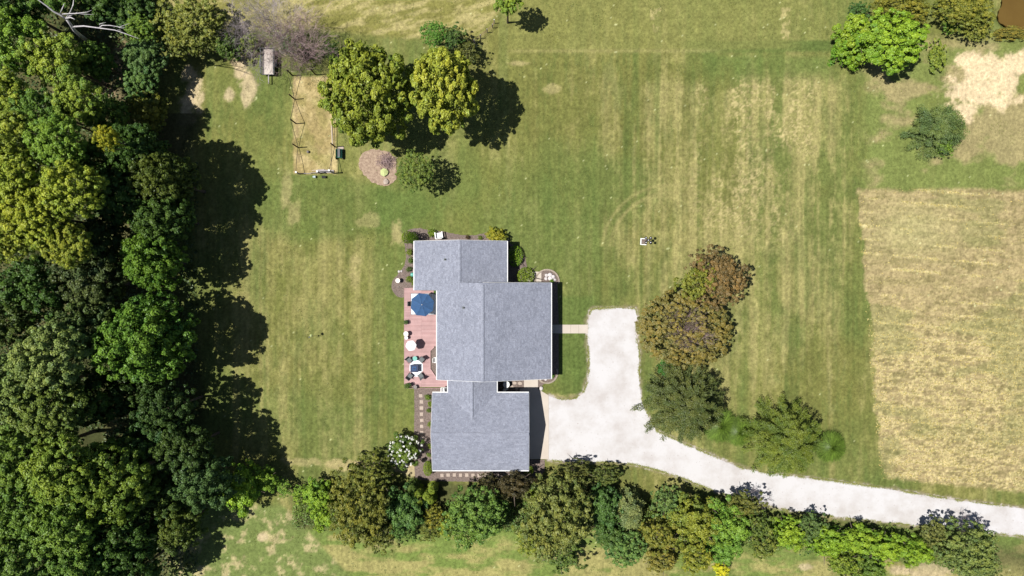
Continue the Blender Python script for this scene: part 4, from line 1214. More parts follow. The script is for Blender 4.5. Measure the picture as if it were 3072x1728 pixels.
tree('broadleaf_tree', 'low ring of green weeds right of the glossy pond tree', 2810, 168, 34, .7, (.12, .145, .035), 'brush', 50, cat='bush', trunk=False, flatten=.6)
tree('broadleaf_tree', 'low straggling weeds along the pond bank edge', 3030, 98, 70, .5, (.14, .115, .045), 'brush', 24, cat='weeds', trunk=False, flatten=.5)

def cone_tree(name, label, x, y, r, me, colr, hgt, r0, ry=None, rz=0, cat='tree', group=None, part='boughs'):
    zc = hgt * .30
    c = P(x, y, zc); k = S * (H - zc) / H
    e = empty(name, (c.x, c.y, 0), label, cat, group)
    o = link(part, me, e); o.scale = (r * k / r0, (ry or r) * k / r0, (r + (ry or r)) / 2 * k / r0); o.rotation_euler = (0, 0, rz); o.color = (*colr, 1)
    MB().tube([(0, 0, -.1), (0, 0, hgt * .9)], [.22, .04], 7).build('trunk', M['bark'], e)
    return e
CN1 = conifer(71, 52000, 150, 4.4, 7.0, .17, power=.50, wide=.6)
CN2 = conifer(72, 56000, 170, 4.4, 7.6, .17, power=.40, droop=.2, wide=.75)
cone_tree('cedar_tree', 'olive-brown cedar with spiky boughs at the drive bend', 2040, 1202, 134, CN1, (.070, .078, .030), 6.5, 4.4, group='evergreens along the drive')
cone_tree('cedar_tree', 'yellow-green cedar between the ornamental grasses by the drive', 2338, 1310, 122, CN2, (.092, .112, .024), 6.8, 4.4, 118, rz=1, group='evergreens along the drive')
cone_tree('blue_spruce', 'blue-green evergreen below the bare dirt on the right', 2800, 392, 96, conifer(73, 32000, 130, 3.3, 3.8, .17, power=.45), (.082, .108, .050), 3.4, 3.3, 82)
tree('juniper_shrub', 'fresh green patch growing in the foot of the blue-green evergreen', 2835, 432, 34, 2.0, (.085, .135, .035), 'brush', cat='bush', trunk=False)
tree('broadleaf_tree', 'reddish-brown tree, topmost of the row beside the drive', 2148, 830, 96, 4.2, (.125, .080, .062), 'fine', 94, pick=2)
tree('broadleaf_tree', 'yellow-olive shrub on the left side of the reddish-brown tree', 2088, 848, 62, 5.0, (.120, .122, .036), 'brush', cat='bush')
eb = tree('broadleaf_tree', 'wide brown-olive tree with bare purple twigs in its middle', 2055, 985, 150, 3.0, (.118, .092, .046), 'smooth', 126, flatten=.66)
b_ = link('twigs', branches(15, 5.6, 4.0, 22, 3, .022, .6, M['twig_purple'], twigs=5), eb); b_.scale = (.80, .66, 1.30)
tree('broadleaf_tree', 'small dark green shrub between brown-olive tree and spiky cedar', 1997, 1105, 26, 2, (.04, .10, .035), 'shrub', cat='bush')

def tuft(seed, n=6500, R=1.75, hgt=2.0):
    rg = np.random.default_rng(seed); V = []; F = []; C = []
    for i in range(n):
        a = rg.uniform(0, 2 * PI); u_ = rg.uniform(.08, 1.05); L_ = R * u_; h = hgt * rg.uniform(.6, 1.0) * (1.35 - .5 * u_); w = rg.uniform(.018, .034)
        b0 = np.array([math.cos(a), math.sin(a), 0]) * rg.uniform(0, .3); dv = np.array([math.cos(a + rg.normal(0, .1)), math.sin(a + rg.normal(0, .1)), 0]); sd = np.array([-dv[1], dv[0], 0]) * w
        pts = []
        for t in (0, .3, .62, 1.0):
            pts.append(b0 + dv * L_ * t ** 1.4 + np.array([0, 0, h * (1.9 * t - 1.25 * t * t)]))
        q = len(V); cb = rg.choice((0, .1, .45, .9))
        for k_i, p in enumerate(pts):
            ww = 1 - .75 * k_i / 3; V += [p - sd * ww, p + sd * ww]
        for k_i in range(3):
            F.append((q + 2 * k_i, q + 2 * k_i + 1, q + 2 * k_i + 3, q + 2 * k_i + 2))
            C.append((np.clip(cb + rg.normal(0, .08), 0, 1), .1 + .35 * k_i, 0, 1))
    me = quads('blades', np.array(V), np.array(F), M['leaf'])
    ca = me.color_attributes.new('vary', 'FLOAT_COLOR', 'CORNER')
    ca.data.foreach_set('color', np.repeat(np.array(C, np.float32), 4, axis=0).ravel())
    return me
TF = tuft(5)
for (x, y, r, lb) in ((2152, 1272, 47, 'fountain grass clump nearest the spiky cedar'), (2208, 1290, 40, 'fountain grass clump touching the yellow-green cedar on its left'), (2480, 1335, 43, 'fountain grass clump alone right of the yellow-green cedar')):
    e = empty('ornamental_grass', P(x, y, 0), lb, 'ornamental grass', 'ornamental grasses by the drive')
    o = link('blades', TF, e); o.scale = (r * S / 1.75,) * 2 + (1,); o.rotation_euler = (0, 0, random.uniform(0, 6)); o.color = (.064, .104, .024, 1)

# ------------------------------------------------------------------ hedge row along the bottom
hedge = [
 (735, 1460, 58, 2.6, (.120, .190, .036), 'shrub', 70, 'bright green bush at the left end of the hedge row'),
 (800, 1437, 34, 2.2, (.105, .165, .038), 'shrub', None, 'upright green bush right of the bright left-end bush'),
 (700, 1455, 30, 1.6, (.09, .150, .05), 'brush', None, 'small pale green bush against the wood tip'),
 (850, 1462, 26, 1.6, (.11, .175, .05), 'brush', None, 'small light green bush left of the vine strip'),
 (905, 1480, 36, 1.5, (.125, .185, .045), 'brush', 26, 'low light green vines, left piece of the strip'),
 (955, 1485, 44, 2.0, (.120, .185, .040), 'shrub', None, 'light green leafy bush in the middle of the vine strip'),
 (975, 1540, 40, 1.8, (.125, .185, .036), 'shrub', 44, 'light green bush with yellow leaves at the strip end'),
 (1080, 1520, 92, 3.4, (.098, .098, .036), 'fine', 108, 'large brown-olive bush below the flowering shrub'),
 (1120, 1415, 78, 3.0, (.082, .090, .034), 'brush', 56, 'dark olive bush left of the white-flowering shrub'),
 (1140, 1590, 58, 2.2, (.080, .085, .036), 'brush', None, 'dull olive bush at the foot of the large brown-olive bush'),
 (1215, 1530, 56, 2.4, (.050, .092, .046), 'shrub', 64, 'dark bluish-green bush left of the arborvitae group'),
 (1225, 1595, 30, 1.2, (.085, .130, .060), 'brush', None, 'small sea-green bush below the dark bluish bush'),
 (1300, 1545, 36, 2.0, (.125, .115, .030), 'brush', 32, 'small golden-olive bush at the foot of the arborvitae'),
 (1290, 1590, 40, 1.3, (.09, .10, .04), 'brush', 28, 'low olive scrub below the golden-olive bush'),
 (1345, 1570, 36, 1.6, (.150, .165, .040), 'brush', None, 'yellow-green bush beside the large fresh green bush'),
 (1428, 1560, 96, 4.0, (.078, .125, .048), 'fine', 92, 'large fresh green bush below the stone path'),
 (1540, 1455, 58, 3.0, (.036, .028, .024), 'shrub', 38, 'dark purple-leaved shrub below the garage end'),
 (1465, 1445, 40, 2.2, (.038, .032, .024), 'brush', 26, 'small dark purple shrub left of the larger purple one'),
 (1675, 1560, 112, 4.2, (.098, .105, .052), 'fine', 126, 'largest grey-olive bush in the middle of the hedge row'),
 (1680, 1660, 70, 2.4, (.070, .100, .046), 'brush', 52, 'dark green bush below the largest grey-olive bush'),
 (1595, 1615, 52, 2.2, (.120, .135, .042), 'brush', None, 'yellowish bush at the lower left of the largest bush'),
 (1720, 1412, 64, 2.0, (.080, .082, .044), 'brush', 30, 'loose dark scrub at the drive edge by the garage'),
 (1820, 1430, 48, 2.0, (.068, .080, .038), 'brush', 30, 'loose scrub at the drive edge left of the round shadow'),
 (1808, 1520, 56, 2.6, (.044, .080, .038), 'shrub', 72, 'dark green bush between largest bush and pale cypress'),
 (1825, 1600, 44, 1.8, (.040, .070, .032), 'shrub', None, 'shaded bush below the dark green bush'),
 (1875, 1640, 62, 2.0, (.078, .128, .066), 'fine', 54, 'soft blue-green bush below the pale cypress'),
 (2005, 1508, 46, 2.6, (.080, .118, .062), 'brush', None, 'bluish bush right of the round shadow'),
 (1975, 1600, 66, 2.6, (.110, .108, .036), 'brush', 60, 'brown-olive bush right of the soft blue-green bush'),
 (1985, 1670, 60, 2.0, (.118, .105, .045), 'brush', 50, 'reddish-olive bush near the bottom, middle of the row'),
 (2085, 1560, 76, 3.0, (.112, .122, .036), 'shrub', 70, 'yellow-olive bush with dark gaps'),
 (2180, 1565, 62, 3.0, (.092, .150, .040), 'shrub', None, 'bright green bush right of the yellow-olive one'),
 (2165, 1640, 56, 2.4, (.085, .150, .048), 'shrub', 50, 'green bush directly above the small yellow bush'),
 (2090, 1660, 62, 2.2, (.125, .130, .036), 'brush', 62, 'golden-olive bush left of the small yellow bush'),
 (2164, 1706, 24, 1.4, (.30, .28, .030), 'shrub', None, 'small bright yellow bush at the bottom edge'),
 (2225, 1515, 56, 3.0, (.085, .085, .036), 'brush', 44, 'dark olive bush at the drive edge with grey twigs'),
 (2270, 1575, 50, 2.6, (.066, .088, .034), 'brush', 50, 'dark green bush under the drive-edge olive bush'),
 (2290, 1630, 48, 2.0, (.090, .105, .042), 'brush', 50, 'loose olive bush running down to the mown strip'),
 (2360, 1600, 50, 2.0, (.128, .182, .032), 'shrub', 46, 'bright lime bush, leftmost of the lime strip'),
 (2430, 1580, 40, 2.4, (.060, .088, .048), 'brush', 46, 'dark bluish bush poking from the lime strip'),
 (2480, 1625, 60, 2.0, (.126, .188, .034), 'shrub', 42, 'lime bush right of the dark bluish bush'),
 (2570, 1620, 56, 2.0, (.122, .180, .034), 'shrub', 44, 'lime bush in the middle of the lime strip'),
 (2650, 1640, 56, 2.0, (.130, .190, .034), 'shrub', 42, 'lime bush right of the middle of the strip'),
 (2735, 1650, 54, 2.0, (.118, .176, .032), 'shrub', 40, 'lime bush at the right end of the strip'),
 (2530, 1690, 54, 2.2, (.105, .135, .035), 'brush', 44, 'mixed green bush below the lime strip'),
 (2610, 1705, 50, 2.0, (.070, .105, .036), 'shrub', 40, 'dark green bush at the bottom edge below the lime strip'),
 (2800, 1600, 46, 2.4, (.088, .092, .050), 'brush', 44, 'grey-brown bush where the lime strip ends'),
 (2895, 1640, 92, 3.2, (.098, .120, .066), 'fine', 72, 'large grey-green bush near the bottom right corner'),
 (2930, 1700, 70, 2.2, (.090, .112, .068), 'fine', 46, 'silvery lower bush in front of the large grey-green bush'),
]
for (x, y, r, zc, colr, kind, ry, lb) in hedge:
    colr = tuple(v * 1.18 for v in colr)
    tree('hedge_bush', lb, x, y, r * 1.13, zc * 1.0, colr, kind, ry and ry * 1.1, 'bushes of the hedge row', 'bush', rz=random.choice((0, PI)), flatten=1.15)
def hedge_fill():
    rg = np.random.default_rng(77); n = 30000
    px = rg.uniform(880, 2960, n)
    mid_y = np.where(px < 1350, 1530, np.where(px < 1850, 1545, 1545 + (px - 1850) * .105))
    py = mid_y + rg.normal(0, 30, n)
    X = (px - 1536) * S; Y = (864 - py) * S
    top = fbm(X * .6, Y * .6, 177, 3) * 2.6 - .1 - ((py - mid_y) / 45.) ** 2 * .8
    keep = (top > .15) & ~((np.abs(px - 1290) < 60) & (py < 1520)); X, Y, top = X[keep], Y[keep], top[keep]
    c = np.stack([X, Y, top * rg.uniform(.5, 1.05, len(X))], 1)
    nn = rg.normal(scale=.6, size=c.shape); nn[:, 2] += 1
    vv = np.stack([rg.uniform(0, 1, len(X)), fbm(X * .35, Y * .35, 178, 2)], 1)
    o = link('hedge_undergrowth', leafmesh('hedge_undergrowth', c, nn, rg.uniform(.12, .26, len(X)), vv)); o.color = (.085, .125, .036, 1)
    tag(o, 'mixed low green growth filling between the bushes of the hedge row', 'undergrowth', kind='stuff')
hedge_fill()
cone_tree('cypress_tree', 'pale sage cypress in front of the round shadow', 1882, 1520, 48, conifer(74, 16000, 90, 1.9, 4.2, .15, power=.45, droop=.15, aspect=.5), (.125, .138, .070), 4.2, 1.9, 62)
bare('bare_shrub', 'grey twigs sticking out over the gravel drive, left spot', 2262, 1492, branches(21, 2.8, 2.2, 7, 3, .022, .5, M['twig_grey']), cat='bush')
bare('bare_shrub', 'grey twigs sticking out over the gravel drive, right spot', 2886, 1572, branches(22, 3.4, 2.6, 8, 3, .024, .5, M['twig_grey']), cat='bush')

# arborvitae cones, thin and upright
AV = conifer(75, 5000, 60, .62, 2.6, .10, power=.55, droop=.0, aspect=.6)
def arb(x, y, r, colr, lb, hs=1.0, grp=None):
    e = empty('arborvitae', P(x, y, 0), lb, 'arborvitae', grp)
    o = link('foliage', AV, e); o.scale = (r * S / .62,) * 2 + (hs,); o.color = (*colr, 1); o.rotation_euler = (0, 0, random.uniform(0, 6))
    MB().tube([(0, 0, -.05), (0, 0, 1.6 * hs)], [.06, .02], 6).build('trunk', M['bark'], e)
AC = (.150, .185, .030)
for (x, y, r, lb) in ((1262, 1462, 12, 'arborvitae, leftmost of the lit cone group'), (1268, 1488, 11, 'arborvitae, lower left of the lit cone group'), (1288, 1470, 12, 'arborvitae in the middle of the lit cone group'),
                      (1303, 1452, 12, 'arborvitae, upper right of the lit cone group'), (1300, 1482, 11, 'arborvitae, lower right of the lit cone group'),
                      (1245, 1448, 14, 'dark arborvitae, upper left of the cone group in shade'), (1600, 1470, 13, 'lone arborvitae left of the largest hedge bush')):
    arb(x, y, r, AC if 'dark' not in lb else (.06, .09, .02), lb, 1.1, 'arborvitae cones in the hedge row')  # the cone in shade gets a darker colour, its shade painted in
# shrubs against the house
tree('yew_shrub', 'yellow-green shrub on the north-west corner of the house, front half', 1224, 712, 20, 1.1, (.105, .150, .020), 'ball', 20, cat='shrub', flatten=1.4)
tree('yew_shrub', 'taller dark green shrub tucked against the north-west roof corner', 1239, 714, 17, 1.9, (.060, .105, .016), 'ball', 18, cat='shrub', flatten=1.8)
tree('barberry_shrub', 'small loose yellow-green shrub left of the white garden chair', 1295, 699, 14, .5, (.110, .150, .025), 'shrub', 12, cat='shrub', trunk=False)
tree('spirea_shrub', 'golden-green mounded shrub behind the house north wall', 1487, 708, 32, 1.2, (.175, .165, .030), 'shrub', 27, cat='shrub', trunk=False, pick=1)
tree('spirea_shrub', 'olive shrub joined to the right of the golden mound', 1508, 716, 16, 1.1, (.125, .135, .032), 'shrub', 15, cat='shrub', trunk=False)
tree('boxwood', 'clipped round boxwood half in the house shade', 1546, 768, 25, .35, (.105, .170, .022), 'ball', 34, cat='shrub', flatten=.95)
tree('boxwood', 'clipped boxwood with browned top next to the side walk', 1577, 828, 28, .35, (.120, .160, .028), 'ball', 28, cat='shrub', flatten=1.0)
tree('globe_arborvitae', 'round yellow-green shrub at the garage south-west corner', 1284, 1405, 15, .9, (.130, .175, .020), 'ball', 24, cat='shrub')
tree('globe_arborvitae', 'round yellow-green shrub at the garage south-east corner', 1586, 1411, 16, .9, (.125, .170, .020), 'ball', 16, cat='shrub')
tree('perennial_plant', 'tiny dark red plant in the north mulch bed', 1403, 712, 8, .3, (.06, .035, .03), 'brush', cat='plant', trunk=False)
tree('perennial_plant', 'tiny green plant left of the golden mound', 1440, 714, 8, .3, (.10, .13, .03), 'brush', cat='plant', trunk=False)
for (x, y, r, c, lb) in ((1228, 757, 12, (.13, .16, .04), 'topmost yellow-green perennial along the west wall'), (1232, 782, 10, (.07, .12, .03), 'dark green perennial second from the top along the west wall'),
                         (1226, 808, 10, (.06, .09, .035), 'dusky perennial just above the teal gazing ball'), (1228, 836, 12, (.115, .155, .03), 'spiky light green perennial below the teal gazing ball'),
                         (1240, 850, 8, (.11, .15, .035), 'small green plant beside the spiky light green perennial'),
                         (1284, 1192, 11, (.10, .15, .03), 'bright perennial at the top of the garage side bed'), (1290, 1212, 10, (.125, .165, .03), 'yellow-green perennial second from the top at the garage side'),
                         (1286, 1231, 8, (.08, .12, .025), 'dark small perennial third from the top at the garage side'), (1290, 1272, 10, (.12, .15, .035), 'loose perennial midway along the garage side bed'),
                         (1290, 1338, 10, (.135, .165, .04), 'pale perennial low in the garage side bed'), (1286, 1365, 8, (.11, .15, .04), 'lowest small perennial in the garage side bed'),
                         (1655, 843, 7, (.09, .16, .03), 'little green plant in the rock bed'), (1657, 1128, 8, (.10, .19, .03), 'little green plant at the house south-east corner'),
                         (1306, 877, 7, (.07, .14, .03), 'green plant in the corner between roof and blue umbrella')):
    tree('perennial_plant', lb, x, y, r, .35, c, 'brush', cat='plant', trunk=False)

# white-flowering hydrangea
hy = tree('hydrangea', 'round shrub covered in white blossoms beside the garage path', 1214, 1350, 54, 1.7, (.075, .110, .032), 'shrub', 50, cat='shrub')
rg = np.random.default_rng(8); nb = 70
dd = sph(rg, nb); dd[:, 2] = np.abs(dd[:, 2]); dd[:, 1] = dd[:, 1] * 1.0
cs = dd * np.array([2.05, 1.9, 1.75]) * rg.uniform(.88, 1.04, (nb, 1)); cs[:, 2] += 1.7
q = np.repeat(cs, 26, axis=0) + rg.normal(scale=.055, size=(nb * 26, 3))
link('blossoms', leafmesh('blossoms', q, rg.normal(size=q.shape) + [0, 0, 1], np.full(len(q), .085), np.ones((len(q), 2)) * .5, M['blossom'], .9), hy)

# ------------------------------------------------------------------ furniture on the deck
DZ = .18
def umbrella(name, label, x, y, rpx, z, n, matr, group=None, rot=.2, pole_base=True, hub=M['white']):
    c = P(x, y, z); r = rpx * S * (H - z) / H
    e = empty(name, (c.x, c.y, DZ), label, 'umbrella', group)
    apex = Vector((0, 0, z + r * .26 - DZ)); rim = z - DZ
    for k in range(n):
        a0 = rot + 2 * PI * k / n; a1 = rot + 2 * PI * (k + 1) / n; am = (a0 + a1) / 2
        mb = MB(); ring = []
        for (t, drop, sc_) in ((0, 0, 0), (.5, .40, .5), (1, 1, 1)):
            row = []
            for j, a in enumerate((a0, a0 + (a1 - a0) * .25, am, a0 + (a1 - a0) * .75, a1)):
                inn = (1, .93, .905, .93, 1)[j] if t else 1
                sag = (0, .02, .028, .02, 0)[j] * r * (t > 0)
                row.append(Vector((math.cos(a) * r * t * inn, math.sin(a) * r * t * inn, apex.z - (apex.z - rim) * (t ** 1.15) - sag)))
            ring.append(row)
        vs = [p for row in ring for p in row]
        fs = []
        for i in range(2):
            for j in range(4): fs.append((i * 5 + j, (i + 1) * 5 + j, (i + 1) * 5 + j + 1, i * 5 + j + 1))
        mb.add(vs, fs).build('canopy_panel', matr, e)
        MB().tube([apex + Vector((0, 0, .005)), Vector((math.cos(a0) * r, math.sin(a0) * r, rim + .005))], .012, 4).build('rib', matr if matr is not M['navy'] else M['navydark'], e)
    MB().tube([(0, 0, 0), apex + Vector((0, 0, .02))], .022, 8).build('pole', M['darkgrey'], e)
    MB().lathe(apex, [(.06, -.02), (.05, .05), (.02, .09)], 10).build('finial', hub, e)
    MB().lathe((0, 0, 0), [(.26, 0), (.26, .06), (.06, .10), (.05, .22)], 16).build('base', M['darkgrey'], e)
    return e

umbrella('patio_umbrella', 'large eight-panel blue umbrella open over the north end of the deck', 1267, 914, 36.5, 2.55, 8, M['navy'], rot=.28)
umbrella('patio_umbrella', 'small white umbrella open on the deck between planters and chairs', 1233, 1037, 16.5, 1.95, 6, M['white'], rot=.15)
# rug under the blue umbrella
ru = MB().box((0, 0, 0), (3.1, 2.5, .012)).build('rug', M['rug'], None, P(1273, 912) + Vector((0, 0, DZ + .008)))
tag(ru, 'white outdoor rug with dark edge under the blue umbrella', 'rug')
bb = MB()
for s_ in (-1, 1): bb.box((0, s_ * 1.25, .004), (3.16, .04, .016)); bb.box((s_ * 1.58, 0, .004), (.04, 2.46, .016))
bb.build('border', M['grey'], ru)
# dining table under the blue umbrella
dtb = empty('patio_table', P(1270, 914) + Vector((0, 0, DZ + .016)), 'round glass patio table hidden under the blue umbrella', 'table')
MB().lathe((0, 0, .70), [(.62, 0), (.64, .015), (.62, .03)], 20).build('table_top', M['glass'], dtb)
for k in range(4):
    a = PI / 4 + k * PI / 2
    MB().tube([(math.cos(a) * .5, math.sin(a) * .5, 0), (math.cos(a) * .42, math.sin(a) * .42, .70)], .018, 6).build('leg', M['darkgrey'], dtb)

def chair(name, label, x, y, ang, group=None, matr='grey', z=DZ, sc=1.0):
    e = empty(name, P(x, y) + Vector((0, 0, z)), label, 'chair', group, rz=ang)
    e.scale = (sc, sc, sc)
    # faces +Y locally
    MB().box((0, 0, .40), (.52, .50, .035)).build('seat', M[matr], e)
    Mx = Matrix.Rotation(math.radians(14), 3, 'X')
    MB().box((0, -.33, .72), (.52, .03, .62), M=Mx).build('backrest', M[matr], e)
    for s_ in (-1, 1):
        MB().tube([(s_ * .28, .24, 0), (s_ * .28, .26, .58), (s_ * .28, -.22, .62), (s_ * .28, -.30, .56)], .016, 6).build('armrest', M['black'], e)
        MB().tube([(s_ * .28, -.20, 0), (s_ * .27, -.24, .42), (s_ * .27, -.41, 1.02)], .016, 6).build('back_leg', M['black'], e)
        MB().tube([(s_ * .28, .26, .02), (s_ * .28, -.20, .02)], .014, 6).build('foot_rail', M['black'], e)
    return e
chair('patio_chair', 'grey sling chair pushed under the blue umbrella from the west', 1237, 911, math.radians(-90))
G_ = 'sling chairs around the navy fire table'
chair('patio_chair', 'grey sling chair at the upper left corner of the navy table', 1230, 1079, math.radians(-140), G_, sc=1.05)
chair('patio_chair', 'grey sling chair at the upper right corner of the navy table', 1266, 1078, math.radians(140), G_, sc=1.05)
chair('patio_chair', 'grey sling chair at the lower left corner of the navy table', 1232, 1126, math.radians(-38), G_, sc=1.05)
chair('patio_chair', 'grey sling chair at the lower right corner of the navy table', 1264, 1125, math.radians(38), G_, sc=1.05)
r2 = MB().prism([(-.78, -.35), (-.78, .35), (-.35, .95), (.35, .95), (.80, .45), (.80, -.35), (.2, -1.05), (-.2, -1.05)], 0, .012).build('rug', M['rug'], None, P(1249, 1103) + Vector((0, 0, DZ + .004)))
tag(r2, 'pale eight-sided rug under the navy fire table', 'rug')
ft = empty('fire_table', P(1246, 1103) + Vector((0, 0, DZ + .016)), 'square navy covered fire table on the pale rug', 'table')
MB().box((0, 0, .32), (.86, .80, .60)).build('body', M['navydark'], ft)
MB().box((0, 0, .645), (.94, .88, .05)).build('table_top', M['navydark'], ft)
MB().box((0, 0, .685), (.5, .46, .03)).build('lid', M['navy'], ft)
MB().box((0, 0, .71), (.24, .22, .02)).build('handle', M['navydark'], ft)
tt = empty('side_table', P(1247, 1074) + Vector((0, 0, DZ)), 'small round teal glass side table between the upper chairs', 'table')
MB().lathe((0, 0, .45), [(.27, 0), (.28, .012), (.27, .024)], 16).build('table_top', M['teal'], tt)
MB().tube([(0, 0, 0), (0, 0, .45)], .03, 8).build('pedestal', M['darkgrey'], tt)
MB().lathe((0, 0, 0), [(.18, 0), (.16, .03)], 12).build('base', M['darkgrey'], tt)

def pot(name, label, x, y, r, h, matr, plant=None, z=DZ, pr=None, group=None, soil=True):
    e = empty(name, P(x, y) + Vector((0, 0, z)), label, 'planter', group)
    MB().lathe((0, 0, 0), [(r * .68, 0), (r, h), (r * 1.06, h), (r * 1.06, h + .03), (r * .92, h + .03), (r * .88, h - .03)], 14).build('planter', M[matr], e)
    if plant:
        pr = pr or r * 1.3
        o = link('leaves', CR['ball'][0] if not isinstance(plant, tuple) or len(plant) < 4 else CR['brush'][0], e, (0, 0, h + pr * .5))
        o.scale = (pr / 1.1,) * 3; o.color = (*plant[:3], 1)
    return e
pot('potted_plant', 'potted clipped green bush at the west deck edge below the blue umbrella', 1220, 966, .20, .35, 'darkgrey', (.06, .11, .03), pr=.28)
pot('planter', 'cream urn on the west deck edge, upper of two', 1221, 1000, .28, .75, 'offwhite')
pot('planter', 'small white urn on the deck edge, lower of two', 1221, 1012, .20, .55, 'white')
pot('potted_plant', 'leafy potted plant at the south-west deck corner', 1222, 1156, .22, .35, 'darkgrey', (.09, .14, .03), pr=.34)
pot('potted_plant', 'darker potted plant right beside the deck corner plant', 1231, 1152, .20, .55, 'darkgrey', (.045, .085, .02), pr=.26)
pot('planter', 'empty grey stoneware pot at the south deck edge', 1247, 1159, .24, .45, 'terracotta')
gb = MB().lathe((0, 0, 0), [(.10, 0), (.06, .05), (.06, .5), (.2, .62), (.26, .78), (.2, .95), (.06, 1.02)], 14).build('gazing_ball', M['teal'], None, P(1240, 824), smooth=True)
tag(gb, 'teal glass gazing ball on a stand at the west wall', 'garden ornament')
bbt = empty('birdbath', P(1196, 842), 'cream birdbath standing in the round west mulch bed', 'birdbath')
MB().lathe((0, 0, 0), [(.2, 0), (.16, .05), (.08, .12), (.08, .62)], 14).build('pedestal', M['offwhite'], bbt, smooth=True)
MB().lathe((0, 0, .62), [(.08, 0), (.22, .04), (.28, .12), (.26, .12), (.05, .06)], 18).build('bowl', M['offwhite'], bbt, smooth=True)

def rock(name, label, x, y, r, matr='rock', group=None, parent=None, z=.03):
    rg_ = random.Random(int(x * 7 + y))
    import bmesh
    bm = bmesh.new(); bmesh.ops.create_icosphere(bm, subdivisions=2, radius=r)
    for v in bm.verts:
        v.co *= rg_.uniform(.82, 1.1); v.co.z *= .6
    me = bpy.data.meshes.new(name); bm.to_mesh(me); bm.free(); me.materials.append(M[matr])
    o = link(name, me, parent, P(x, y) + Vector((0, 0, z + r * .3)))
    if label: tag(o, label, 'rock', group)
    return o
rock('rock', 'pale stone above the birdbath, left one of two', 1197, 814.5, .15)
rock('rock', 'pale stone above the birdbath, right one of two', 1204.5, 813.5, .14)
rock('rock', 'small dark stone below the birdbath', 1196, 861, .10, 'terracotta')
rock('rock', 'pale boulder at the corner of the concrete apron', 1623, 1165, .26)
for (x, y, r, lb) in ((1640, 826, .24, 'pale rock, upper left in the rock bed'), (1650, 824, .26, 'pale rock, top centre of the rock bed'), (1660, 830, .22, 'pale rock, upper right in the rock bed'),
                      (1638, 836, .22, 'pale rock, lower left in the rock bed'), (1651, 835, .3, 'largest pale rock in the middle of the rock bed'), (1664, 840, .2, 'pale rock, lower right in the rock bed')):
    rock('rock', lb, x, y, r)
for (x, y, r, lb) in ((1622, 1137, .15, 'small tan rock in the corner bed, left'), (1637, 1138, .17, 'small grey rock in the corner bed, right')):
    rock('rock', lb, x, y, r)

# white resin chairs (rounded shell seats)
def resin_chair(label, x, y, ang, sc=1.0, group='white resin garden chairs'):
    e = empty('garden_chair', P(x, y) + Vector((0, 0, .04)), label, 'chair', group, rz=ang); e.scale = (sc,) * 3
    MB().box((0, -.02, .40), (.56, .46, .04)).build('seat', M['white'], e)
    n = 5
    for k in range(n):
        MB().box((-.22 + k * .11, -.32, .70), (.075, .03, .60), M=Matrix.Rotation(math.radians(14), 3, 'X')).build('back_slat', M['white'], e)
    MB().box((0, -.40, 1.02), (.62, .05, .07)).build('top_rail', M['white'], e)
    for s_ in (-1, 1):
        MB().box((s_ * .33, -.02, .62), (.10, .60, .035)).build('armrest', M['white'], e)
        for t_ in (-1, 1):
            MB().tube([(s_ * .33, t_ * .24, 0), (s_ * .32, t_ * .22, .61)], .028, 6).build('leg', M['white'], e)
    return e
resin_chair('white garden chair in the north mulch bed against the roof edge', 1318, 706, math.radians(8), 1.25)
resin_chair('white garden chair in the corner between deck and garage', 1334, 1170, math.radians(180), 1.1)
resin_chair('white garden chair on the mulch in the deck notch, half under the eave', 1309, 1079, math.radians(-90), .85)
# courtyard table and stools
ct = empty('courtyard_table', P(1519, 1151) + Vector((0, 0, .04)), 'round white table in the courtyard between house and garage', 'table')
MB().lathe((0, 0, .70), [(.37, 0), (.40, .015), (.40, .035), (.37, .045)], 24).build('table_top', M['white'], ct)
MB().lathe((0, 0, 0), [(.25, 0), (.22, .04), (.04, .08), (.04, .70)], 14).build('pedestal', M['white'], ct)
MB().lathe((0, 0, .745), [(.045, 0), (.045, .02)], 10).build('umbrella_hole_ring', M['darkgrey'], ct)
st = empty('stool', P(1521, 1165) + Vector((0, 0, .04)), 'small white round stool below the courtyard table', 'stool')
MB().lathe((0, 0, .42), [(.14, 0), (.15, .02), (.14, .04)], 14).build('seat', M['white'], st)
for k in range(3): MB().tube([(math.cos(k * 2.1) * .13, math.sin(k * 2.1) * .13, 0), (math.cos(k * 2.1) * .09, math.sin(k * 2.1) * .09, .42)], .012, 5).build('leg', M['white'], st)
st = empty('stool', P(1514, 1168) + Vector((0, 0, .04)), 'grey round stool in the shade beside the garage wall', 'stool')
MB().lathe((0, 0, .42), [(.21, 0), (.22, .02), (.21, .05)], 16).build('seat', M['offwhite'], st)
for k in range(3): MB().tube([(math.cos(k * 2.1) * .18, math.sin(k * 2.1) * .18, 0), (math.cos(k * 2.1) * .13, math.sin(k * 2.1) * .13, .42)], .014, 5).build('leg', M['offwhite'], st)

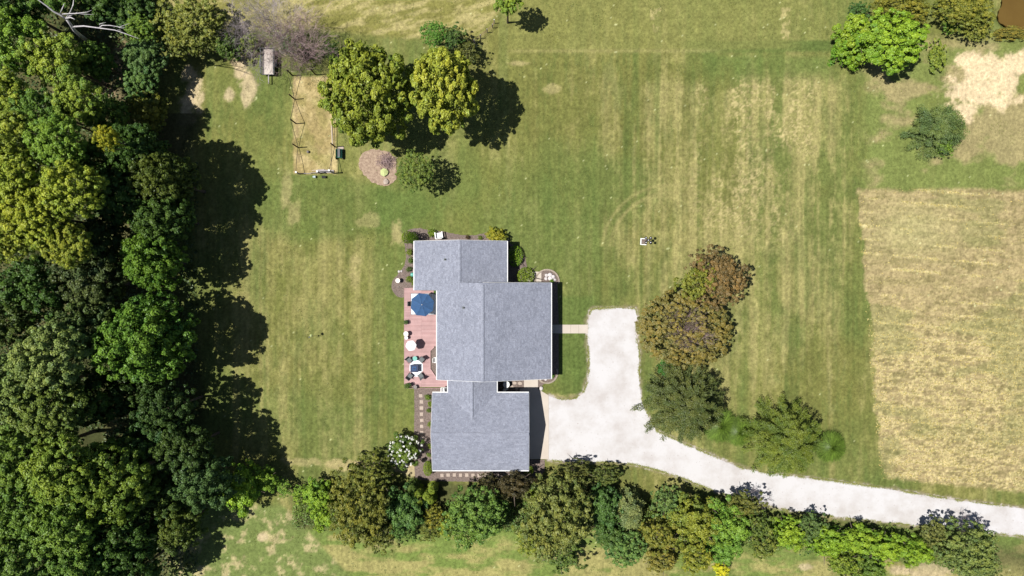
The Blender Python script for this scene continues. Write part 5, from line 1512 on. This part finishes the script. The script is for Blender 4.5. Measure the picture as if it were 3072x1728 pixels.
# ------------------------------------------------------------------ vegetable garden fence
gf = empty('garden_fence', P(945, 375), 'dark posts with sagging netting ropes round the dry vegetable plot', 'fence')
GL = gf.location
PH = 2.15
post_xy = [(878, 227), (884.5, 298), (888.5, 371), (895, 443), (948, 225), (1006, 441)]
for (x, y) in post_xy:
    MB().box((0, 0, PH / 2), (.11, .11, PH)).build('post', M['post'], gf, P(x, y) - GL)
for (x, y, h) in ((898, 522, 1.3), (961, 520, 1.4), (1001, 520, 2.1)):
    o = MB().box((0, 0, h / 2), (.13, .13, h)).build('post', M['greywood'], gf, P(x, y) - GL)
    MB().box((0, 0, h + .03), (.19, .19, .06)).build('post_cap', M['white'], o)
def rope(a, b, sag=.1, r=.03):
    a = P(a[0], a[1]) + Vector((0, 0, a[2])); b = P(b[0], b[1]) + Vector((0, 0, b[2]))
    pts = [a.lerp(b, t) - Vector((0, 0, sag * 4 * t * (1 - t))) - GL for t in np.linspace(0, 1, 7)]
    MB().tube(pts, r, 4).build('rope', M['rope'], gf)
rope((878, 227, PH), (884.5, 298, .1)); rope((884.5, 298, .1), (888.5, 371, PH)); rope((888.5, 371, PH), (895, 443, .1)); rope((895, 443, .1), (898, 522, 1.3), -.15, .03)
rope((878, 227, PH * .98), (948, 225, PH * .98), .1); rope((948, 225, PH), (1010, 227, PH), .1); rope((1006, 441, .3), (1001, 520, 2.1), .1, .03)
rope((1006, 441, .5), (1006, 330, .5), .1); rope((1001, 441, 1.2), (1001, 520, 1.2), .1)
MB().box((0, 0, 0), (.14, 2.3, .06), rz=.05).build('edging_board', M['pine'], gf, P(996, 405) + Vector((0, 0, .05)) - GL)
MB().box((0, 0, 0), (1.5, .10, .06), rz=.10).build('edging_board', M['pine'], gf, P(955, 510) + Vector((0, 0, .05)) - GL)
for (x0, x1, y, z, w) in ((899, 935, 521, .12, .30), (937, 962, 520, .35, .30), (962, 1001, 516, .5, .42)):
    a, b = P(x0, y), P(x1, y)
    MB().box((0, 0, 0), (b.x - a.x, .05, w)).build('rail_board', M['greywood'], gf, (a + b) / 2 + Vector((0, 0, z)) - GL)
bd = MB().box((0, 0, .07), (1.9, .34, .14), rz=-.04).build('timber', M['greywood'], gf, P(978, 514) - GL)
bl = MB().lathe((0, 0, 0), [(.02, 0), (.13, .05), (.17, .17), (.13, .29), (.02, .33)], 14).build('ball', M['terracotta'], None, P(925, 456), smooth=True); tag(bl, 'dull brown ball lying in the vegetable plot', 'ball')
bk = empty('bucket', P(944, 531), 'pale blue-grey bucket on its side below the garden boards', 'bucket')
MB().lathe((0, 0, 0), [(.12, 0), (.17, .34), (.16, .34), (.11, .03)], 14).build('body', flat('pale_plastic', (.30, .36, .37), .5), bk).rotation_euler = (0, PI / 2, 0)
bk.children[0].location = (-.17, 0, .17)
MB().tube([(.17, -.16, .17), (.24, -.1, .30), (.24, .1, .30), (.17, .16, .17)], .008, 4).build('handle', M['black'], bk)
bx = MB(); bx.box((0, 0, .15), (.44, .26, .30)); bx.box((0, 0, .31), (.47, .29, .03))
o = bx.build('storage_box', M['black'], None, P(973, 532)); tag(o, 'black lidded box on the grass below the garden boards', 'box')

# garden cart
gc = empty('garden_cart', P(1020, 462), 'green tub garden cart with black wheels beside the vegetable plot', 'cart')
MB().add([(-.28, -.42, .25), (.28, -.42, .25), (.28, .42, .25), (-.28, .42, .25), (-.38, -.55, .58), (.38, -.55, .58), (.38, .50, .58), (-.38, .50, .58)],
         [(3, 2, 1, 0), (0, 1, 5, 4), (1, 2, 6, 5), (2, 3, 7, 6), (3, 0, 4, 7)]).build('tub', M['green_plastic'], gc)
for (x, y) in ((-.42, -.50), (.42, -.50), (-.40, .36), (.40, .36)):
    w = MB().lathe((0, 0, 0), [(.10, -.05), (.19, -.045), (.19, .045), (.10, .05)], 14).build('wheel', M['rubber'], gc, (x, y, .19)); w.rotation_euler = (0, PI / 2, 0)
MB().tube([(0, -.5, .25), (.05, -.95, .55), (.08, -1.0, .9)], .018, 6).build('handle', M['black'], gc)
MB().box((0, .05, .60), (.28, 1.0, .03)).build('board', M['darkgrey'], gc)
o = MB().box((0, 0, .05), (.72, .5, .06)).build('paving_slab', M['stone'], None, P(1022, 446)); tag(o, 'tan slab lying on the grass above the green cart', 'slab')

# utility trailer
tr_ = empty('utility_trailer', P(810, 191), 'flat utility trailer with pale deck parked under the grey leafless tree', 'trailer')
MB().box((0, 0, .60), (1.45, 3.0, .08)).build('bed', M['trailer_bed'], tr_)
for s_ in (-1, 1):
    rl = MB(); 
    for z in (.78, .98, 1.18): rl.box((s_ * .76, 0, z), (.05, 3.05, .045))
    for yv in np.linspace(-1.5, 1.5, 6): rl.box((s_ * .79, yv, .90), (.04, .05, .62))
    rl.build('side_rail', M['darkgrey'], tr_)
    w = MB().lathe((0, 0, 0), [(.15, -.09), (.31, -.08), (.31, .08), (.15, .09)], 16).build('wheel', M['rubber'], tr_, (s_ * .92, -.15, .31)); w.rotation_euler = (0, PI / 2, 0)
    MB().box((s_ * .92, -.15, .66), (.24, .80, .04)).build('mudguard', M['darkgrey'], tr_)
MB().box((0, 1.53, .80), (1.5, .05, .40)).build('tailgate', M['darkgrey'], tr_)
MB().box((0, -1.53, .68), (1.5, .05, .14)).build('front_rail', M['darkgrey'], tr_)
MB().box((0, -2.0, .48), (.10, 1.1, .10)).build('tongue', M['greywood'], tr_)
MB().tube([(0, -2.45, 0), (0, -2.45, .6)], .03, 6).build('jack', M['darkgrey'], tr_)

# brush pile with yellow cover
bp_ = empty('brush_pile', P(1160, 485), 'pile of dark dead brush on the litter patch left of the small tree', 'brush pile')
rg2 = random.Random(4); mb = MB()
for k in range(260):
    a = rg2.uniform(0, 6.28); rr = rg2.uniform(0, 1.25) ; p = Vector((math.cos(a) * rr, math.sin(a) * rr * .8, rg2.uniform(.02, .55) * (1.3 - rr)))
    b = rg2.uniform(0, 6.28); L_ = rg2.uniform(.3, .9); q = Vector((math.cos(b) * L_ / 2, math.sin(b) * L_ / 2, rg2.uniform(-.08, .12)))
    mb.tube([p - q, p + q * .2 + Vector((0, 0, .04)), p + q], rg2.uniform(.008, .02), 3, cap=False)
o = mb.build('sticks', M['twig_purple'], bp_); o['kind'] = 'stuff'
yc = MB().add([(-.45, -.3, .30), (-.05, -.52, .34), (.35, -.28, .30), (.5, .05, .26), (.28, .38, .32), (-.1, .5, .30), (-.45, .28, .28), (0, 0, .46)],
         [(0, 1, 7), (1, 2, 7), (2, 3, 7), (3, 4, 7), (4, 5, 7), (5, 6, 7), (6, 0, 7)]).build('umbrella_canopy', M['yellow_cover'], None, P(1154, 518)); tag(yc, 'faded yellow-green canvas top lying on the litter patch', 'canvas cover')
rock('rock', 'rounded tan boulder below the yellow-green canvas', 1158, 545, .38, 'stone')
tree('red_shrub', 'tiny red-leaved shrub at the foot of the large maple', 1065, 424, 14, .3, (.12, .05, .03), 'brush', cat='plant', trunk=False)

# pole with plates on the open lawn
pl = empty('bird_rack', P(1935, 724), 'black pole carrying five round dishes, standing in a white frame on the lawn', 'garden rack')
MB().tube([(0, 0, 0), (0, 0, 2.05)], .035, 8).build('pole', M['black'], pl)
for (dx, dy) in ((-.27, .27), (.27, .27), (0, 0), (-.27, -.27), (.27, -.27)):
    if dx: MB().tube([(0, 0, 1.98), (dx, dy, 2.0)], .018, 5).build('arm', M['black'], pl)
    d_ = MB().lathe((dx, dy, 2.0), [(.08, -.08), (.165, 0), (.165, .03), (.10, .05)], 16).build('dish', M['black'], pl)
    MB().lathe((dx, dy, 2.05), [(.05, 0), (.055, .03), (.02, .045)], 10).build('knob', M['white'], d_)
wf = empty('white_frame', P(1931, 725), 'open white rectangular frame lying on the lawn round the black pole', 'frame', rz=-.05)
for (cx, cy, w, h) in ((-.36, 0, .12, .80), (0, .34, .62, .10), (0, -.36, .62, .10)):
    MB().box((cx, cy, .10), (w, h, .18)).build('rail', M['white'], wf)
MB().box((.03, 0, .05), (.62, .54, .08)).build('soil', M['mulch'], wf)

bf = empty('bird_feeder', P(949, 1006), 'thin pole with pale round feeder top on the west lawn', 'bird feeder')
MB().tube([(0, 0, 0), (0, 0, 1.9)], .012, 6).build('pole', M['darkgrey'], bf)
MB().lathe((-.12, .1, 1.75), [(.17, 0), (.10, .10), (.02, .14)], 12).build('feeder_roof', M['yellow_cover'], bf)
MB().tube([(0, 0, 1.9), (-.12, .1, 1.95), (-.12, .1, 1.85)], .01, 5).build('hook', M['darkgrey'], bf)
MB().tube([(0, 0, 1.6), (-.35, -.1, 1.65), (-.42, -.12, 1.5)], .01, 5).build('hook', M['darkgrey'], bf)
MB().lathe((-.42, -.12, 1.36), [(.08, 0), (.09, .08), (.02, .14)], 10).build('feeder', M['grey'], bf)

# old fence along the field edge
of = empty('field_fence', P(1420, 125), 'low rusty wire fence along the field edge behind the maples', 'fence')
fp = [(1483, 70), (1478, 84), (1462, 98), (1442, 115), (1424, 130), (1404, 148), (1385, 168)]
for i, (x, y) in enumerate(fp):
    MB().box((0, 0, .6), (.09, .09, 1.2)).build('post', M['white'] if i == 0 else M['greywood'], of, P(x, y) - of.location)
mb = MB()
for z in (.3, .6, .9, 1.1): mb.tube([P(x, y) + Vector((0, 0, z)) - of.location for x, y in fp], .012, 4)
mb.build('wire', flat('rusty_wire', (.16, .08, .07), .8), of)
